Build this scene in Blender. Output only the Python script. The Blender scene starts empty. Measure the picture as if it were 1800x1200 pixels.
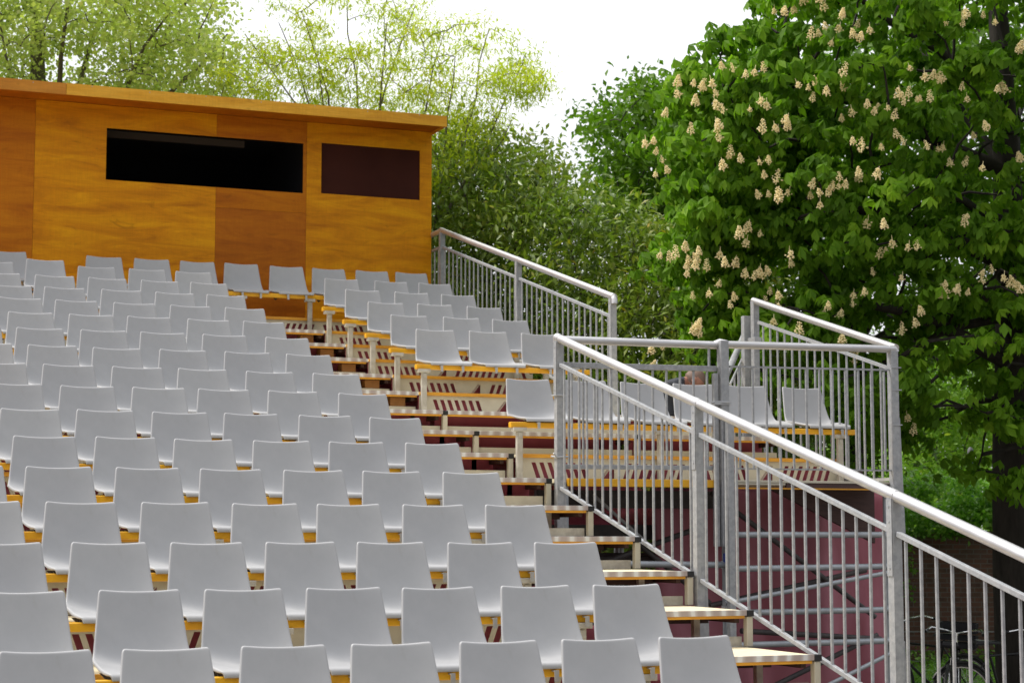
import bpy, bmesh, math, random
import numpy as np
from mathutils import Vector, Matrix
random.seed(7); rng = np.random.default_rng(11)
S = bpy.context.scene; COL = S.collection
# ------------------------------------------------------------------ camera
FPX = 3300.1; PITCH = .1018; YAW = .3818
CAM = np.array([-4.3118, -7.9752, 2.1])
_cy, _sy, _cp, _sp = math.cos(YAW), math.sin(YAW), math.cos(PITCH), math.sin(PITCH)
FW = np.array([_sy*_cp, _cy*_cp, _sp]); RT = np.array([_cy, -_sy, 0.]); UP = np.cross(RT, FW)
cam = bpy.data.cameras.new('camera'); co = bpy.data.objects.new('camera', cam); COL.objects.link(co)
cam.sensor_width = 36; cam.lens = FPX/1800*36; cam.clip_end = 1000; cam.clip_start = .1
co.matrix_world = Matrix(((RT[0], UP[0], -FW[0], CAM[0]), (RT[1], UP[1], -FW[1], CAM[1]), (RT[2], UP[2], -FW[2], CAM[2]), (0, 0, 0, 1)))
S.camera = co
cam.dof.use_dof = True; cam.dof.focus_distance = 11.5; cam.dof.aperture_fstop = 6.3
# ------------------------------------------------------------------ sky and sun
SUN_EL, SUN_AZ = math.radians(56), math.radians(-58)       # azimuth from +Y towards +X: the sun stands to the left, beyond the stand
wd = bpy.data.worlds.new('World'); S.world = wd; wd.use_nodes = True
nt = wd.node_tree; nt.nodes.clear()
out = nt.nodes.new('ShaderNodeOutputWorld'); bg = nt.nodes.new('ShaderNodeBackground')
sky = nt.nodes.new('ShaderNodeTexSky'); sky.sky_type = 'NISHITA'; sky.sun_disc = False
sky.sun_elevation = SUN_EL; sky.sun_rotation = SUN_AZ; sky.dust_density = 3; sky.air_density = 1.0
mx = nt.nodes.new('ShaderNodeMix'); mx.data_type = 'RGBA'
tc = nt.nodes.new('ShaderNodeTexCoord'); nz = nt.nodes.new('ShaderNodeTexNoise'); nz.inputs['Scale'].default_value = 2.2; nz.inputs['Detail'].default_value = 5
cr = nt.nodes.new('ShaderNodeValToRGB')
cr.color_ramp.elements[0].position = .3; cr.color_ramp.elements[0].color = (10.2, 10.4, 10.8, 1)
cr.color_ramp.elements[1].position = .7; cr.color_ramp.elements[1].color = (12.2, 12.2, 12.3, 1)
nt.links.new(tc.outputs['Generated'], nz.inputs['Vector']); nt.links.new(nz.outputs['Fac'], cr.inputs['Fac'])
mx.inputs[0].default_value = .88
sx = nt.nodes.new('ShaderNodeVectorMath'); sx.operation = 'DOT_PRODUCT'; sx.inputs[1].default_value = (-.1, .38, .92)
sm = nt.nodes.new('ShaderNodeMapRange'); sm.inputs['From Min'].default_value = -.5; sm.inputs['From Max'].default_value = .9; sm.inputs['To Min'].default_value = .12; sm.inputs['To Max'].default_value = 1.30
nt.links.new(tc.outputs['Generated'], sx.inputs[0]); nt.links.new(sx.outputs['Value'], sm.inputs['Value'])
ml = nt.nodes.new('ShaderNodeVectorMath'); ml.operation = 'SCALE'; nt.links.new(cr.outputs[0], ml.inputs[0]); nt.links.new(sm.outputs[0], ml.inputs['Scale'])
nt.links.new(sky.outputs[0], mx.inputs[6]); nt.links.new(ml.outputs[0], mx.inputs[7])
nt.links.new(mx.outputs[2], bg.inputs[0]); bg.inputs[1].default_value = .105
nt.links.new(bg.outputs[0], out.inputs[0])
sl = bpy.data.lights.new('sun', 'SUN'); sl.energy = 3.4; sl.angle = math.radians(12); sl.color = (1, .95, .88)
so = bpy.data.objects.new('sun', sl); COL.objects.link(so)
sd = Vector((math.sin(SUN_AZ)*math.cos(SUN_EL), math.cos(SUN_AZ)*math.cos(SUN_EL), math.sin(SUN_EL)))
so.rotation_euler = sd.to_track_quat('Z', 'Y').to_euler()
S.view_settings.view_transform = 'Standard'; S.view_settings.look = 'None'; S.view_settings.gamma = 1
S.view_settings.exposure = 0.1; S.view_settings.use_curve_mapping = False
try:
    S.cycles.max_bounces = 7; S.cycles.transparent_max_bounces = 6; S.cycles.caustics_reflective = False
except Exception: pass

def W(u, v, d):            # the place seen at (u, v) of the 1800 x 1200 photograph, d metres ahead
    return CAM + d*(FW + RT*(u-900)/FPX - UP*(v-600)/FPX)

# ------------------------------------------------------------------ materials
def mat(name, base, rough=.6, metal=0., spec=.5):
    m = bpy.data.materials.new(name); m.use_nodes = True; b = m.node_tree.nodes['Principled BSDF']
    b.inputs['Base Color'].default_value = (*base, 1); b.inputs['Roughness'].default_value = rough
    b.inputs['Metallic'].default_value = metal; b.inputs['Specular IOR Level'].default_value = spec
    return m
def N(m, t): return m.node_tree.nodes.new(t)
def L(m, a, b): m.node_tree.links.new(a, b)
def coords(m, kind='Object', scale=(1, 1, 1), rot=(0, 0, 0)):
    t = N(m, 'ShaderNodeTexCoord'); p = N(m, 'ShaderNodeMapping'); p.inputs['Scale'].default_value = scale; p.inputs['Rotation'].default_value = rot
    L(m, t.outputs[kind], p.inputs[0]); return p.outputs[0]
def noise(m, vec, scale, detail=4, rough=.55, dist=0):
    n = N(m, 'ShaderNodeTexNoise'); n.inputs['Scale'].default_value = scale; n.inputs['Detail'].default_value = detail
    n.inputs['Roughness'].default_value = rough; n.inputs['Distortion'].default_value = dist; L(m, vec, n.inputs['Vector']); return n.outputs['Fac']
def ramp(m, fac, stops):
    r = N(m, 'ShaderNodeValToRGB'); e = r.color_ramp.elements
    while len(e) < len(stops): e.new(.5)
    for k, (p, c) in enumerate(stops): e[k].position = p; e[k].color = (*c, 1)
    L(m, fac, r.inputs[0]); return r.outputs[0]
def mixc(m, fac, a, b, mode='MIX'):
    x = N(m, 'ShaderNodeMix'); x.data_type = 'RGBA'; x.blend_type = mode
    if isinstance(fac, float): x.inputs[0].default_value = fac
    else: L(m, fac, x.inputs[0])
    for s, c in ((6, a), (7, b)):
        if isinstance(c, tuple): x.inputs[s].default_value = (*c, 1)
        else: L(m, c, x.inputs[s])
    return x.outputs[2]
def bump(m, h, strength=.3, dist=.01):
    b = N(m, 'ShaderNodeBump'); b.inputs['Strength'].default_value = strength; b.inputs['Distance'].default_value = dist
    L(m, h, b.inputs['Height']); L(m, b.outputs[0], m.node_tree.nodes['Principled BSDF'].inputs['Normal'])
def setc(m, c): L(m, c, m.node_tree.nodes['Principled BSDF'].inputs['Base Color'])
def setr(m, f, a, b):
    r = N(m, 'ShaderNodeMapRange'); r.inputs['To Min'].default_value = a; r.inputs['To Max'].default_value = b
    L(m, f, r.inputs[0]); L(m, r.outputs[0], m.node_tree.nodes['Principled BSDF'].inputs['Roughness'])

def mottled(name, c1, c2, scale=6, rough=.6, metal=0., bumps=.0, stretch=(1, 1, 1), spec=.5, lo=.3, hi=.7, kind='Object'):
    m = mat(name, c1, rough, metal, spec); v = coords(m, kind, stretch); n = noise(m, v, scale, 6, .6)
    setc(m, ramp(m, n, [(lo, c1), (hi, c2)])); setr(m, n, max(rough-.12, .05), min(rough+.12, 1))
    if bumps: bump(m, noise(m, v, scale*4, 4), bumps, .004)
    return m
def plastic():
    m = mat('seat_plastic', (.50, .51, .545), .42, 0, .45)
    v = coords(m); n = noise(m, v, 9, 6, .6)
    oi = N(m, 'ShaderNodeObjectInfo')
    a = ramp(m, n, [(.25, (.385, .388, .395)), (.75, (.428, .430, .436))])
    b = ramp(m, oi.outputs['Random'], [(0, (.93, .93, .94)), (1, (1, 1, 1))])
    setc(m, mixc(m, 1., a, b, 'MULTIPLY')); setr(m, n, .36, .5)
    d_ = noise(m, coords(m, 'Object', (1, 1, .5)), 14, 6, .7)
    a_ = m.node_tree.nodes['Principled BSDF'].inputs['Base Color'].links[0].from_socket
    setc(m, mixc(m, ramp(m, d_, [(.56, (0, 0, 0)), (.75, (.22, .22, .22))]), a_, (.30, .28, .24)))
    bump(m, noise(m, v, 260, 2), .06, .001); return m
def zinc(name, c1, c2, rough=.5, metal=.4):
    m = mat(name, c1, rough, metal); v = coords(m); vo = N(m, 'ShaderNodeTexVoronoi'); vo.inputs['Scale'].default_value = 42; L(m, v, vo.inputs['Vector'])
    n = noise(m, v, 22, 6, .65); n2 = noise(m, coords(m, 'Object', (1, 1, .2)), 30, 5, .7)
    c = ramp(m, n, [(.3, c1), (.7, c2)]); bw = N(m, 'ShaderNodeRGBToBW'); L(m, vo.outputs['Color'], bw.inputs[0]); c = mixc(m, .18, c, bw.outputs[0], 'SOFT_LIGHT')
    c = mixc(m, ramp(m, n2, [(.6, (0, 0, 0)), (.78, (.25, .25, .25))]), c, tuple(.6*x for x in c2)); setc(m, c); setr(m, n, rough-.1, rough+.15)
    bump(m, n2, .12, .002); return m
M_SEAT = plastic()
M_ALU = mottled('aluminium_handrail', (.68, .67, .68), (.52, .515, .525), 5, .40, .75, 0, (1, 1, 6))
M_GALV = zinc('galvanised_steel', (.45, .455, .465), (.30, .31, .33))
M_GALVL = zinc('galvanised_plate', (.44, .445, .455), (.31, .325, .35), .5, .3)
M_TUBE = mottled('scaffold_tube', (.42, .45, .48), (.28, .30, .33), 8, .5, .5, .1)
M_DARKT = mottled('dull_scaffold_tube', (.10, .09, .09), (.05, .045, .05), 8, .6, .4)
M_BEIGE = mottled('cream_painted_steel', (.60, .56, .46), (.50, .46, .37), 7, .55, 0, .05)
M_WORN = mottled('worn_painted_steel', (.55, .53, .48), (.38, .35, .31), 16, .6, .1, .1)
M_YELL = mottled('yellow_painted_beam', (.82, .44, .012), (.68, .31, .01), 9, .42, 0, .05, lo=.35, hi=.75)
M_PLANK = mottled('yellow_plywood_edge', (.76, .38, .03), (.52, .22, .02), 5, .6, 0, .1, (1, 8, 8))
M_DARK = mottled('dark_steel_bracket', (.045, .035, .03), (.09, .07, .06), 20, .55, .3)
M_BLACK = mat('black_rubber_cap', (.012, .012, .014), .55)
M_CLIP = mottled('zinc_clip', (.55, .56, .58), (.42, .43, .45), 12, .45, .6)
M_BLUE = mat('blue_painted_coupler', (.02, .05, .30), .5)
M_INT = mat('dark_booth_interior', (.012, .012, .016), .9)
M_SHUT = mottled('dark_brown_shutter', (.046, .013, .010), (.062, .019, .014), 3, .9, 0, .05, spec=.15)
M_BROWN = mottled('brown_underside_board', (.09, .045, .04), (.05, .028, .028), 6, .7, 0, .1, (1, 1, 12))
def nosing():
    m = mat('step_nosing', (.5, .48, .46), .45, .35); v = coords(m, 'Object', (1, 1, 1))
    w = N(m, 'ShaderNodeTexWave'); w.wave_type = 'BANDS'; w.bands_direction = 'X'; w.inputs['Scale'].default_value = 3.1
    w.inputs['Distortion'].default_value = 3.5; w.inputs['Detail'].default_value = 2; w.inputs['Detail Scale'].default_value = .7; L(m, v, w.inputs[0])
    setc(m, ramp(m, w.outputs['Fac'], [(.2, (.44, .37, .35)), (.7, (.55, .50, .48)), (.95, (.72, .72, .72))])); return m
M_NOSE = nosing()
def plytop():
    m = mat('plywood_tread', (.78, .68, .45), .7); v = coords(m, 'Object', (1, 7, 1)); n = noise(m, v, 5, 6, .6, .6)
    c = ramp(m, n, [(.3, (.66, .56, .36)), (.55, (.79, .70, .48)), (.8, (.84, .76, .55))])
    n2 = noise(m, coords(m, 'Object', (1, 1, 1)), 2.5, 5)
    setc(m, mixc(m, ramp(m, n2, [(.55, (0, 0, 0)), (.8, (.35, .35, .35))]), c, (.45, .40, .32))); return m
M_PLY = plytop()
def wood(name, c1, c2, c3, seed, patch=(.0, .0, .0)):
    m = mat(name, c2, .5, 0, .18); t = N(m, 'ShaderNodeTexCoord'); p = N(m, 'ShaderNodeMapping')
    p.inputs['Scale'].default_value = (.7, 1, 4.2)
    p.inputs['Location'].default_value = (seed*3.7, seed, seed*1.9); L(m, t.outputs['Object'], p.inputs[0])
    a = noise(m, p.outputs[0], 1.6, 8, .66, .9)
    def mp(sc): q = N(m, 'ShaderNodeMapping'); q.inputs['Scale'].default_value = sc; L(m, t.outputs['Object'], q.inputs[0]); return q.outputs[0]
    g = noise(m, mp((1.5, 1, 40)), 5, 7, .7, .15)
    w = noise(m, mp((30, 1, 2.2)), 2.2, 5, .6, .4)
    c = ramp(m, a, [(.30, c1), (.48, c2), (.66, c3)])
    c = mixc(m, .42, c, ramp(m, g, [(.32, (.55, .5, .45)), (.62, (1, 1, 1))]), 'MULTIPLY')
    c = mixc(m, .28, c, ramp(m, w, [(.3, (.7, .65, .6)), (.6, (1, 1, 1))]), 'MULTIPLY')
    k = noise(m, mp((1.1, 1, 2.6)), 3.4, 4, .55, 1.2)
    c = mixc(m, ramp(m, k, [(.62, (0, 0, 0)), (.74, (.45, .45, .45))]), c, tuple(.62*x for x in c1))
    kn = N(m, 'ShaderNodeTexVoronoi'); kn.inputs['Scale'].default_value = 1.7; L(m, mp((1, 1, 1.6)), kn.inputs['Vector'])
    c = mixc(m, ramp(m, kn.outputs['Distance'], [(.012, (.6, .6, .6)), (.04, (0, 0, 0))]), c, tuple(.4*x for x in c1))
    setc(m, c); setr(m, a, .42, .6); bump(m, g, .08, .002); return m
M_W = dict(gold=wood('golden_varnished_plywood', (.54, .18, .004), (.76, .295, .004), (.90, .41, .006), 1),
           orange=wood('orange_varnished_plywood', (.44, .12, .004), (.56, .175, .004), (.65, .23, .006), 2),
           brown=wood('reddish_brown_varnished_plywood', (.36, .095, .005), (.48, .138, .006), (.58, .19, .007), 3),
           fascia=wood('golden_fascia_board', (.62, .28, .03), (.78, .39, .035), (.88, .48, .06), 4),
           fasciar=wood('reddish_fascia_board', (.50, .20, .03), (.60, .25, .035), (.68, .30, .045), 5))
M_WBLK = mottled('brown_plywood_block', (.30, .13, .03), (.20, .08, .02), 6, .7)
def fabric():
    m = mat('maroon_tarpaulin', (.22, .035, .06), .55, 0, .4); v = coords(m, 'Object', (1, 1, .35)); n = noise(m, v, 3, 4, .5, .5)
    setc(m, ramp(m, n, [(.3, (.30, .075, .10)), (.7, (.42, .16, .21))])); bump(m, noise(m, v, 5, 3), .5, .03)
    return m
M_TARP = fabric()
M_SLUNG = mottled('thin_maroon_cloth', (.55, .13, .19), (.40, .08, .12), 2.5, .8)
def leafmat(name, cols, trans=.45, rough=.5, spec=.35):
    m = mat(name, cols[0], rough, 0, spec); a = N(m, 'ShaderNodeAttribute'); a.attribute_name = 'tint'
    n = len(cols); c = ramp(m, a.outputs['Fac'], [(k/(n-1), cc) for k, cc in enumerate(cols)]); setc(m, c)
    t = N(m, 'ShaderNodeBsdfTranslucent'); L(m, mixc(m, 1., c, (1., 1.15, .55), 'MULTIPLY'), t.inputs[0])
    x = N(m, 'ShaderNodeMixShader'); x.inputs[0].default_value = trans
    o = m.node_tree.nodes['Material Output']; L(m, m.node_tree.nodes['Principled BSDF'].outputs[0], x.inputs[1]); L(m, t.outputs[0], x.inputs[2]); L(m, x.outputs[0], o.inputs[0])
    return m
M_CHEST = leafmat('horse_chestnut_leaf', [(.062, .145, .010), (.115, .245, .014), (.19, .36, .02), (.32, .50, .035)], .5, .62, .2)
M_LAUREL = leafmat('laurel_leaf', [(.065, .125, .022), (.125, .205, .027), (.20, .29, .038), (.30, .36, .055), (.52, .36, .025)], .35, .36, .5)
M_LOCUST = leafmat('honey_locust_leaf', [(.27, .36, .025), (.42, .50, .03), (.58, .62, .04), (.54, .50, .07)], .55)
M_PLANE = leafmat('plane_leaf', [(.34, .42, .10), (.47, .54, .16), (.60, .66, .27), (.50, .44, .20)], .55)
M_DARKG = leafmat('dark_broad_leaf', [(.06, .14, .008), (.11, .22, .012), (.18, .31, .02)], .42)
M_BRIGHT = leafmat('fresh_shrub_leaf', [(.09, .20, .02), (.17, .33, .03), (.28, .46, .05), (.42, .48, .06)], .45)
M_IVY = leafmat('ivy_leaf', [(.06, .16, .02), (.13, .31, .03), (.23, .45, .06), (.38, .54, .12)], .4, .4)
M_BARK = mottled('grey_brown_bark', (.07, .058, .045), (.035, .03, .025), 18, .9, 0, .6, (1, 1, .25))
M_BARKL = mottled('pale_twig_bark', (.16, .14, .11), (.09, .08, .065), 18, .9, 0, .4, (1, 1, .25))
M_BARKD = mottled('dark_chestnut_bark', (.040, .032, .026), (.018, .015, .012), 14, .9, 0, .8, (1, 1, .25))
M_PETAL = mottled('cream_blossom', (.95, .84, .50), (.86, .70, .36), 40, .7)
M_SKIN = mat('skin', (.42, .20, .14), .55); M_JACKET = mottled('charcoal_jacket', (.028, .032, .045), (.045, .05, .065), 25, .8, 0, .3)
M_HAIR = mat('shaved_hair', (.20, .13, .10), .7); M_JEANS = mat('dark_trousers', (.02, .022, .03), .8)

# ------------------------------------------------------------------ object helpers
def tag(o, label=None, cat=None, group=None, kind=None):
    if label: o['label'] = label
    if cat: o['category'] = cat
    if group: o['group'] = group
    if kind: o['kind'] = kind
    return o
def empty(name, loc, label, cat, group=None, rz=0):
    o = bpy.data.objects.new(name, None); o.empty_display_size = .2; COL.objects.link(o); o.location = loc; o.rotation_euler = (0, 0, rz)
    return tag(o, label, cat, group)
def link(name, me, m, parent=None):
    o = bpy.data.objects.new(name, me); COL.objects.link(o)
    ms = m if isinstance(m, (list, tuple)) else [m]
    for x in ms:
        if len(me.materials) < len(ms): me.materials.append(x)
    if parent is not None:
        o.parent = parent; o.matrix_parent_inverse = Matrix.Identity(4)
    return o
class MB:
    """collects shapes given in world coordinates, builds one mesh with its origin at o"""
    def __init__(s): s.v = []; s.f = []; s.mi = []
    def poly(s, pts, faces, mi=0):
        n = len(s.v); s.v += [tuple(map(float, p)) for p in pts]; s.f += [tuple(n+i for i in f) for f in faces]; s.mi += [mi]*len(faces); return s
    def box(s, a, b, mi=0):
        (x0, y0, z0), (x1, y1, z1) = a, b
        return s.poly([(x0, y0, z0), (x1, y0, z0), (x1, y1, z0), (x0, y1, z0), (x0, y0, z1), (x1, y0, z1), (x1, y1, z1), (x0, y1, z1)],
                      [(0, 3, 2, 1), (4, 5, 6, 7), (0, 1, 5, 4), (1, 2, 6, 5), (2, 3, 7, 6), (3, 0, 4, 7)], mi)
    def tube(s, pts, r, n=10, mi=0, cap=True):
        pts = [Vector(p) for p in pts]; rs = r if isinstance(r, (list, tuple)) else [r]*len(pts)
        vs = []; fs = []; prev = None
        for i, p in enumerate(pts):
            a = pts[max(i-1, 0)]; b = pts[min(i+1, len(pts)-1)]; d = (b-a).normalized()
            ref = prev if prev is not None else (Vector((0, 0, 1)) if abs(d.z) < .9 else Vector((1, 0, 0)))
            u = (ref - d*ref.dot(d)).normalized(); w = d.cross(u); prev = u
            for k in range(n):
                t = 2*math.pi*k/n; vs.append(p+(u*math.cos(t)+w*math.sin(t))*rs[i])
        for i in range(len(pts)-1):
            for k in range(n):
                k2 = (k+1) % n; fs.append((i*n+k, i*n+k2, (i+1)*n+k2, (i+1)*n+k))
        if cap: fs.append(tuple(range(n))[::-1]); fs.append(tuple((len(pts)-1)*n+k for k in range(n)))
        return s.poly(vs, fs, mi)
    def bar(s, p, q, w, h, mi=0):     # rectangular bar p->q, w across (horizontal), h high
        p, q = Vector(p), Vector(q); d = (q-p).normalized(); z = Vector((0, 0, 1)) if abs(d.z) < .95 else Vector((0, 1, 0))
        u = d.cross(z).normalized()*(w/2); v = u.cross(d).normalized()*(h/2)
        return s.poly([p-u-v, p+u-v, p+u+v, p-u+v, q-u-v, q+u-v, q+u+v, q-u+v], [(3, 2, 1, 0), (4, 5, 6, 7), (0, 1, 5, 4), (1, 2, 6, 5), (2, 3, 7, 6), (3, 0, 4, 7)], mi)
    def build(s, name, m, parent=None, o=(0, 0, 0), smooth=False, bevel=0):
        me = bpy.data.meshes.new(name); o = Vector(o)
        me.from_pydata([tuple(Vector(v)-o) for v in s.v], [], s.f)
        for p, k in zip(me.polygons, s.mi): p.material_index = k; p.use_smooth = smooth
        me.update(); ob = link(name, me, m, parent)
        if parent is None: ob.location = o
        else: ob.location = o - parent.location
        if smooth: me.set_sharp_from_angle(angle=math.radians(40))
        if bevel:
            b = ob.modifiers.new('bevel', 'BEVEL'); b.width = bevel; b.segments = 2; b.limit_method = 'ANGLE'; b.angle_limit = .8
        return ob
def npmesh(name, V, F, m, parent=None, tint=None, smooth=False):
    me = bpy.data.meshes.new(name); V = np.asarray(V, np.float32); F = np.asarray(F, np.int32)
    o = V.mean(0) if parent is None else np.array(parent.location)
    V = V - o.astype(np.float32); k = F.shape[1]
    me.vertices.add(len(V)); me.vertices.foreach_set('co', V.ravel())
    me.loops.add(F.size); me.loops.foreach_set('vertex_index', F.ravel())
    me.polygons.add(len(F)); me.polygons.foreach_set('loop_start', np.arange(0, F.size, k, dtype=np.int32))
    me.update(calc_edges=True)
    if tint is not None:
        a = me.attributes.new('tint', 'FLOAT', 'POINT'); a.data.foreach_set('value', np.asarray(tint, np.float32))
    me.validate()
    ob = link(name, me, m, parent)
    if parent is None: ob.location = o
    return ob
def clean(o, deps=None):
    dg = bpy.context.evaluated_depsgraph_get(); me = bpy.data.meshes.new_from_object(o.evaluated_get(dg)); return me

# ------------------------------------------------------------------ grandstand numbers
D, RI = .7556, .2135                        # depth and rise of one row
NY = lambda k: 1.10+k*D                     # front edge (nose) of tread k
NZ = lambda k: 1.437+k*RI
XL, XA0, XA1, XB0, XB1, XC1 = -6.0, .07, 1.12, 1.17, 2.90, 4.12
ORD = ['front', 'second', 'third', 'fourth', 'fifth', 'sixth', 'seventh', 'eighth', 'ninth', 'tenth', 'eleventh', 'twelfth', 'thirteenth', 'fourteenth', 'fifteenth', 'sixteenth', 'last']

# ground
g = MB(); g.poly([(-150, -80, 0), (200, -80, 0), (200, 250, 0), (-150, 250, 0)], [(0, 1, 2, 3)])
M_GROUND = mottled('gravel_ground', (.20, .18, .15), (.12, .11, .09), 3, .95, 0, .4)
tag(g.build('ground', M_GROUND), kind='structure')

stand = empty('grandstand', (0, 0, 0), 'stepped seating stand with cream slotted risers, yellow beams and an open aisle stair', 'grandstand')
def gpart(mb, name, m, y, **k): return mb.build(name, m, stand, (0, y, 0), **k)

def riser(x0, x1, y, zt, zb, phase):
    """cream panel with slanted slots: polygons of front faces with thickness behind"""
    zs, ze = zt-.040, zt-.168; sl = .045; w = .036; pit = .068
    holes = []; x = x0+.06+phase
    grp = 0
    while x < x1-.15:
        if grp % 3 == 0:
            for _ in range(7):
                if x+w+sl > x1-.04: break
                holes.append(((x, x+w), (x+sl, x+sl+w))); x += pit
            x += sl+.075
        elif grp % 3 == 1:
            if x+.13 < x1-.04:
                for (a, b) in ((.095, .101), (.105, .111)):      # two thin diagonal lines
                    holes.append(((x+a-.0, x+b), (x+a-.098, x+b-.098)))
                holes.append(((x+.118, x+.120), (x+.018, x+.120)))
            x += .12+.075+sl
        else:
            for _ in range(8):
                if x+w > x1-.04: break
                holes.append(((x, x+w), (x-sl, x-sl+w))); x += pit
            x += .06
        grp += 1
    mb = MB(); V = []; F = []
    def quad(a, b, c, d): n = len(V); V.extend([a, b, c, d]); F.append((n, n+1, n+2, n+3))
    quad((x0, zs), (x1, zs), (x1, zt), (x0, zt)); quad((x0, zb), (x1, zb), (x1, ze), (x0, ze))
    pt, pb = x0, x0
    for (t0, t1), (b0, b1) in holes:
        quad((pb, ze), (b0, ze), (t0, zs), (pt, zs)); pt, pb = t1, b1
    quad((pb, ze), (x1, ze), (x1, zs), (pt, zs))
    th = .004
    for q in F:
        a, b, c, d = [V[i] for i in q]
        if min(abs(b[0]-a[0]), 1) < 1e-4 and abs(c[0]-d[0]) < 1e-4: continue
        P = [(*((p[0], y, p[1])),) for p in (a, b, c, d)]+[(p[0], y+th, p[1]) for p in (a, b, c, d)]
        mb.poly(P, [(0, 1, 2, 3), (7, 6, 5, 4), (0, 4, 5, 1), (3, 2, 6, 7), (1, 5, 6, 2), (0, 3, 7, 4)])
    return mb

def seat_deck(x0, x1, k, ph=0., back=0.):
    y, z = NY(k), NZ(k)
    gpart(MB().box((x0, y+.012, z-.022), (x1, y+D+.02+back, z)), 'deck', M_PLY, y)
    gpart(MB().box((x0, y-.012, z-.028), (x1, y+.011, z+.002)), 'front_edge', M_PLANK, y, bevel=.003)
    gpart(MB().box((x0+.01, y+.075, z-.19), (x1-.01, y+.078, z-.024)), 'riser_backing', M_SLUNG, y)
    gpart(riser(x0, x1, y+.012, z-.0225, z-RI+.004, ph), 'riser_panel', M_BEIGE, y)
for k in range(-2, 14): seat_deck(XL, XA0, k, (k*.37) % .3)
for k in range(9, 14): seat_deck(XB0, XB1, k, (k*.13) % .1)
seat_deck(XL, XB1+.1, 14, .1, 2.6)
seat_deck(XB0+.04, XC1, 6, .05)
def leg(x, k, name='seat_leg', top=.185):
    y, z = NY(k)-.045, NZ(k)
    m = MB().box((x-.024, y-.02, z-RI+.005), (x+.024, y+.02, z+top-.01))
    gpart(m, name, M_WORN, y, bevel=.004)
    b = MB().box((x-.058, y-.035, z+top-.012), (x+.052, y+.03, z+top+.018)).box((x-.016, y-.026, z+top-.06), (x+.016, y-.022, z+top-.02))
    gpart(b, 'leg_bracket', M_WORN, y, bevel=.003)
def beam(x0, x1, k):
    y, z = NY(k)-.03, NZ(k)+.203
    gpart(MB().box((x0, y-.028, z), (x1, y+.028, z+.044)), 'seat_beam', M_YELL, y, bevel=.006)
for k in range(-2, 14):
    beam(XL, .02, k)
    for x in (-.3, -1.9, -3.5): leg(x, k)
for k in range(9, 14): beam(1.12, 2.82, k); leg(1.195, k); leg(2.70, k)
beam(1.12, 4.24, 6)
for x in (1.195, 2.42, 4.09): leg(x, 6)
beam(XL, 2.82, 14)
for x in (1.195, 2.70, -.3, -1.9, .44): leg(x, 14)
# aisle steps: open treads with striped metal nosing
def step(k, x0=XA0+.02, x1=XA1, cap=True, depth=D+.05):
    y, z = NY(k), NZ(k)
    gpart(MB().box((x0, y+.006, z-.024), (x1, y+depth, z)), 'step_tread', M_PLY, y)
    gpart(MB().box((x0, y-.008, z-.030), (x1, y+.005, z+.003)), 'step_nosing', M_NOSE, y, bevel=.002)
    gpart(MB().box((x0+.01, y-.001, z-.047), (x1-.012, y+.02, z-.031)), 'step_batten', M_PLANK, y)
    if cap:
        gpart(MB().box((x1+.003, y-.01, z-.034), (x1+.047, y+.05, z+.001)), 'end_cap', M_BLACK, y, bevel=.003)
        gpart(MB().box((x1+.004, y+.0, z-RI+.004), (x1+.044, y+.045, z-.036)), 'step_post', M_BEIGE, y, bevel=.003)
        gpart(MB().box((x1-.19, y+.3, z-RI-.1), (x1-.15, y+.34, z-.026)), 'inner_post', M_WORN, y)
    gpart(MB().box((x0, y+.05, z-RI+.003), (x1-.005, y+.053, z-RI+(.060 if k < 5 else .085))), 'kick_board', M_BEIGE if k > 4 else M_WORN, y)
    if k >= 5: gpart(MB().box((x0, y+.30, z-RI+.004), (x1-.01, y+.304, z-.026)), 'step_backing', M_SLUNG, y)
    if k >= 9: gpart(MB().box((x1-.24, y+.06, z-.13), (x1-.10, y+.20, z-.05)), 'step_block', M_WBLK, y)
    fm = MB().bar((x1-.03, y+.06, z-.05), (x1-.03, y+D, z-.05), .03, .05).bar((x0+.05, y+.4, z-.06), (x1-.05, y+.4, z-.06), .04, .06)
    gpart(fm, 'tread_frame', M_BROWN, y)
for k in range(-2, 14): step(k, x1=XA1 if k < 9 else 1.155, cap=k < 9)
for k in (7, 8):
    step(k, XB0-.018, 2.58, True); step(k, 2.632, 3.98, False)
# front walkway deck at nose 5 and what is under it
y, z = NY(5), NZ(5)
gpart(MB().box((XB0+.03, y+.03, z-.03), (XC1+.05, NY(6), z)), 'walkway_deck', M_PLY, y)
gpart(MB().box((1.30, y-.01, z-.055), (2.66, y+.028, z+.004)), 'walkway_front_edge', M_YELL, y, bevel=.004)
gpart(MB().box((2.70, y-.01, z-.012), (XC1+.03, y+.028, z+.006)).box((2.70, y-.004, z-.03), (3.15, y+.02, z-.013)), 'walkway_front_edge', M_BEIGE, y, bevel=.002)
gpart(MB().box((2.70, y+.0, z-.062), (XC1+.03, y+.024, z-.05)), 'walkway_front_edge', M_PLANK, y)
gpart(MB().box((3.16, y-.002, z-.049), (XC1+.03, y+.024, z-.0125)), 'walkway_front_edge', M_BROWN, y)
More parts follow.
